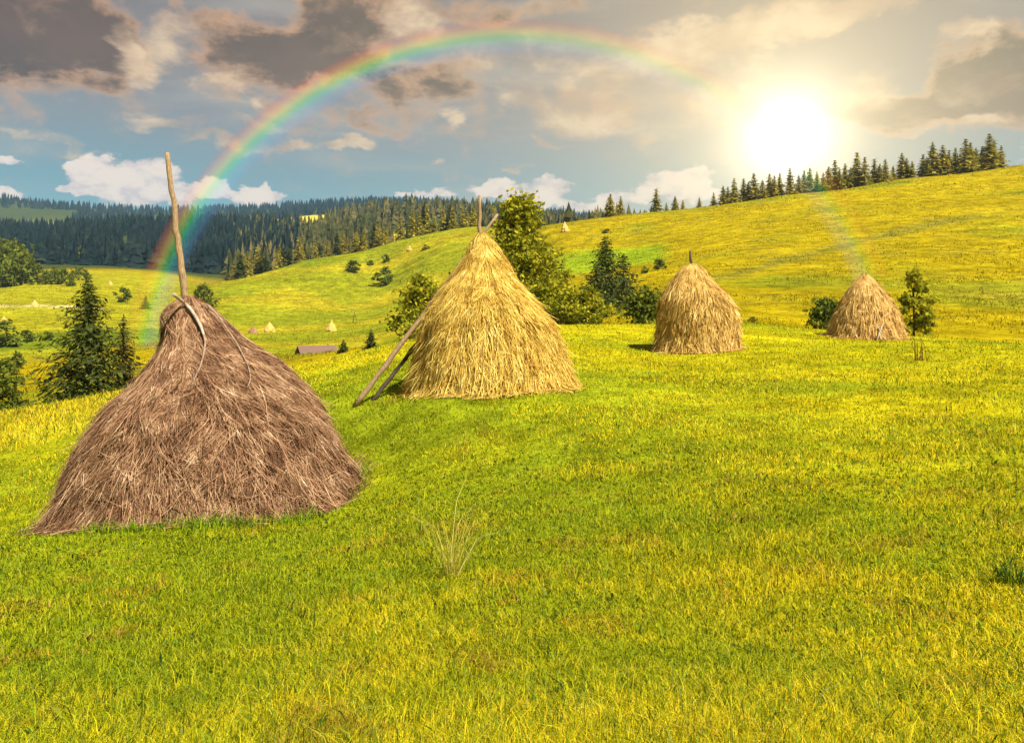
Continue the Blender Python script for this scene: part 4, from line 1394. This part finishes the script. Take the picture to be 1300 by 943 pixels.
def build_hill_grass():
    g = np.random.default_rng(78)
    n = 150000
    r = np.exp(g.uniform(math.log(54), math.log(420), n))
    th = g.uniform(-.62, .68, n)
    x, y = r * np.sin(th), r * np.cos(th)
    k = vnoise(x, y, 9, 41, 4) + .5 * g.normal(0, .5, n) > .05
    x, y, r = x[k], y[k], r[k]
    n = len(x)
    h = (.16 + .30 * g.random(n) ** 2) * (r / 100) ** .35
    w = .05 * (r / 60) ** .9 * (.5 + g.random(n))
    V, t, q = blades(x, y, h, w, np.clip(g.normal(.7, .3, n), 0, 1.3), g)
    tm = tint_at(x, y) * (.75 + .5 * g.random((n, 1)))
    m = leafy('slope_grass', [(0, (.45, .55, .5)), (.5, (.95, .98, 1.0)), (1, (1.4, 1.28, 1.2))], .3, None, .8, 'tint', .0)
    A = Acc(); A.add(V, t, q)
    me = A.mesh('slope_grass', [m])
    ca = me.color_attributes.new('tint', 'FLOAT_COLOR', 'POINT')
    cols = np.ones((len(V), 4), np.float32)
    cols[:, :3] = np.repeat(tm, 5, 0)
    ca.data.foreach_set('color', cols.ravel())
    tag(link('slope_grass', me), 'longer tufted golden grass on the slopes beyond the mown meadow', 'grass', kind='stuff')


build_hill_grass()


def tuft(name, px, py, D0, D1, n, h, w, spread, mat, label, cat, lean=.5, fan=None):
    D = hit(px, py, D0, D1)
    p = gp(px, D)
    g = np.random.default_rng(int(px))
    x = p[0] + g.normal(0, spread, n); y = p[1] + g.normal(0, spread, n)
    hd = None if fan is None else g.uniform(fan[0], fan[1], n)
    V, t, q = blades(x, y, h * (.4 + .7 * g.random(n)), w * (.7 + .6 * g.random(n)), np.clip(g.normal(lean, .25, n), 0, 1.3), g, hd)
    A = Acc(); A.add(V - p, t, q)
    return tag(link(name, A.mesh(name, [mat]), None, p), label, cat)


M_PALE = leafy('pale_stems', [(0, (.36, .33, .03)), (.6, (.60, .52, .06)), (1, (.75, .62, .22))], .3)
M_RANK = leafy('rank_grass', [(0, (.03, .07, .008)), (.6, (.08, .16, .012)), (1, (.18, .24, .02))], .35)
M_RUST = leafy('rusty_seed_stalks', [(0, (.12, .045, .015)), (.6, (.24, .10, .03)), (1, (.34, .18, .05))], .2)
tuft('grass_tuft', 572, 735, 3.5, 12, 75, .95, .0065, .035, M_PALE, 'tall pale yellow grass tuft fanning out in the middle of the foreground', 'grass tuft', .72)
tuft('grass_tuft', 1288, 745, 3.5, 12, 90, .26, .013, .07, M_RANK, 'dark green weedy tuft at the right picture edge in the foreground', 'grass tuft', .6)
tuft('grass_tuft', 215, 668, 8, 14, 70, .34, .014, .10, M_RANK, 'dark green tuft at the front foot of the brown haystack', 'grass tuft', .4)
tuft('grass_tuft', 438, 632, 8, 15, 50, .28, .014, .10, M_RANK, 'small green tuft at the right foot of the brown haystack', 'grass tuft', .4)
tuft('weed_stalk', 1168, 458, 20, 46, 14, .95, .03, .12, M_RUST, 'rusty dry weed stalks standing in grass in front of the sapling', 'weed', .15)

# ------------------------------------------------------------------ haze
def build_haze():
    A = Acc()
    zlo = float(GZ.min()) - 1.0
    zhi = float(GZ[:, np.abs(TH) < 0.8].max()) + 40
    zhi = max(zhi, float(GZ.max()) + 5)
    A.box((-4700, -4700, zlo), (4700, 4700, zhi))
    m = bpy.data.materials.new('haze')
    m.use_nodes = True
    m.node_tree.nodes.clear()
    T = NT(m.node_tree)
    out = T.node('ShaderNodeOutputMaterial')
    v = T.node('ShaderNodeVolumePrincipled')
    v.inputs['Color'].default_value = (.42, .74, 1.0, 1)
    v.inputs['Density'].default_value = 0.00008
    T.l.new(v.outputs[0], out.inputs['Volume'])
    o = link('haze', A.mesh('haze', [m]))
    tag(o, kind='stuff', label='thin blue haze lying over the far hills', cat='haze')


build_haze()
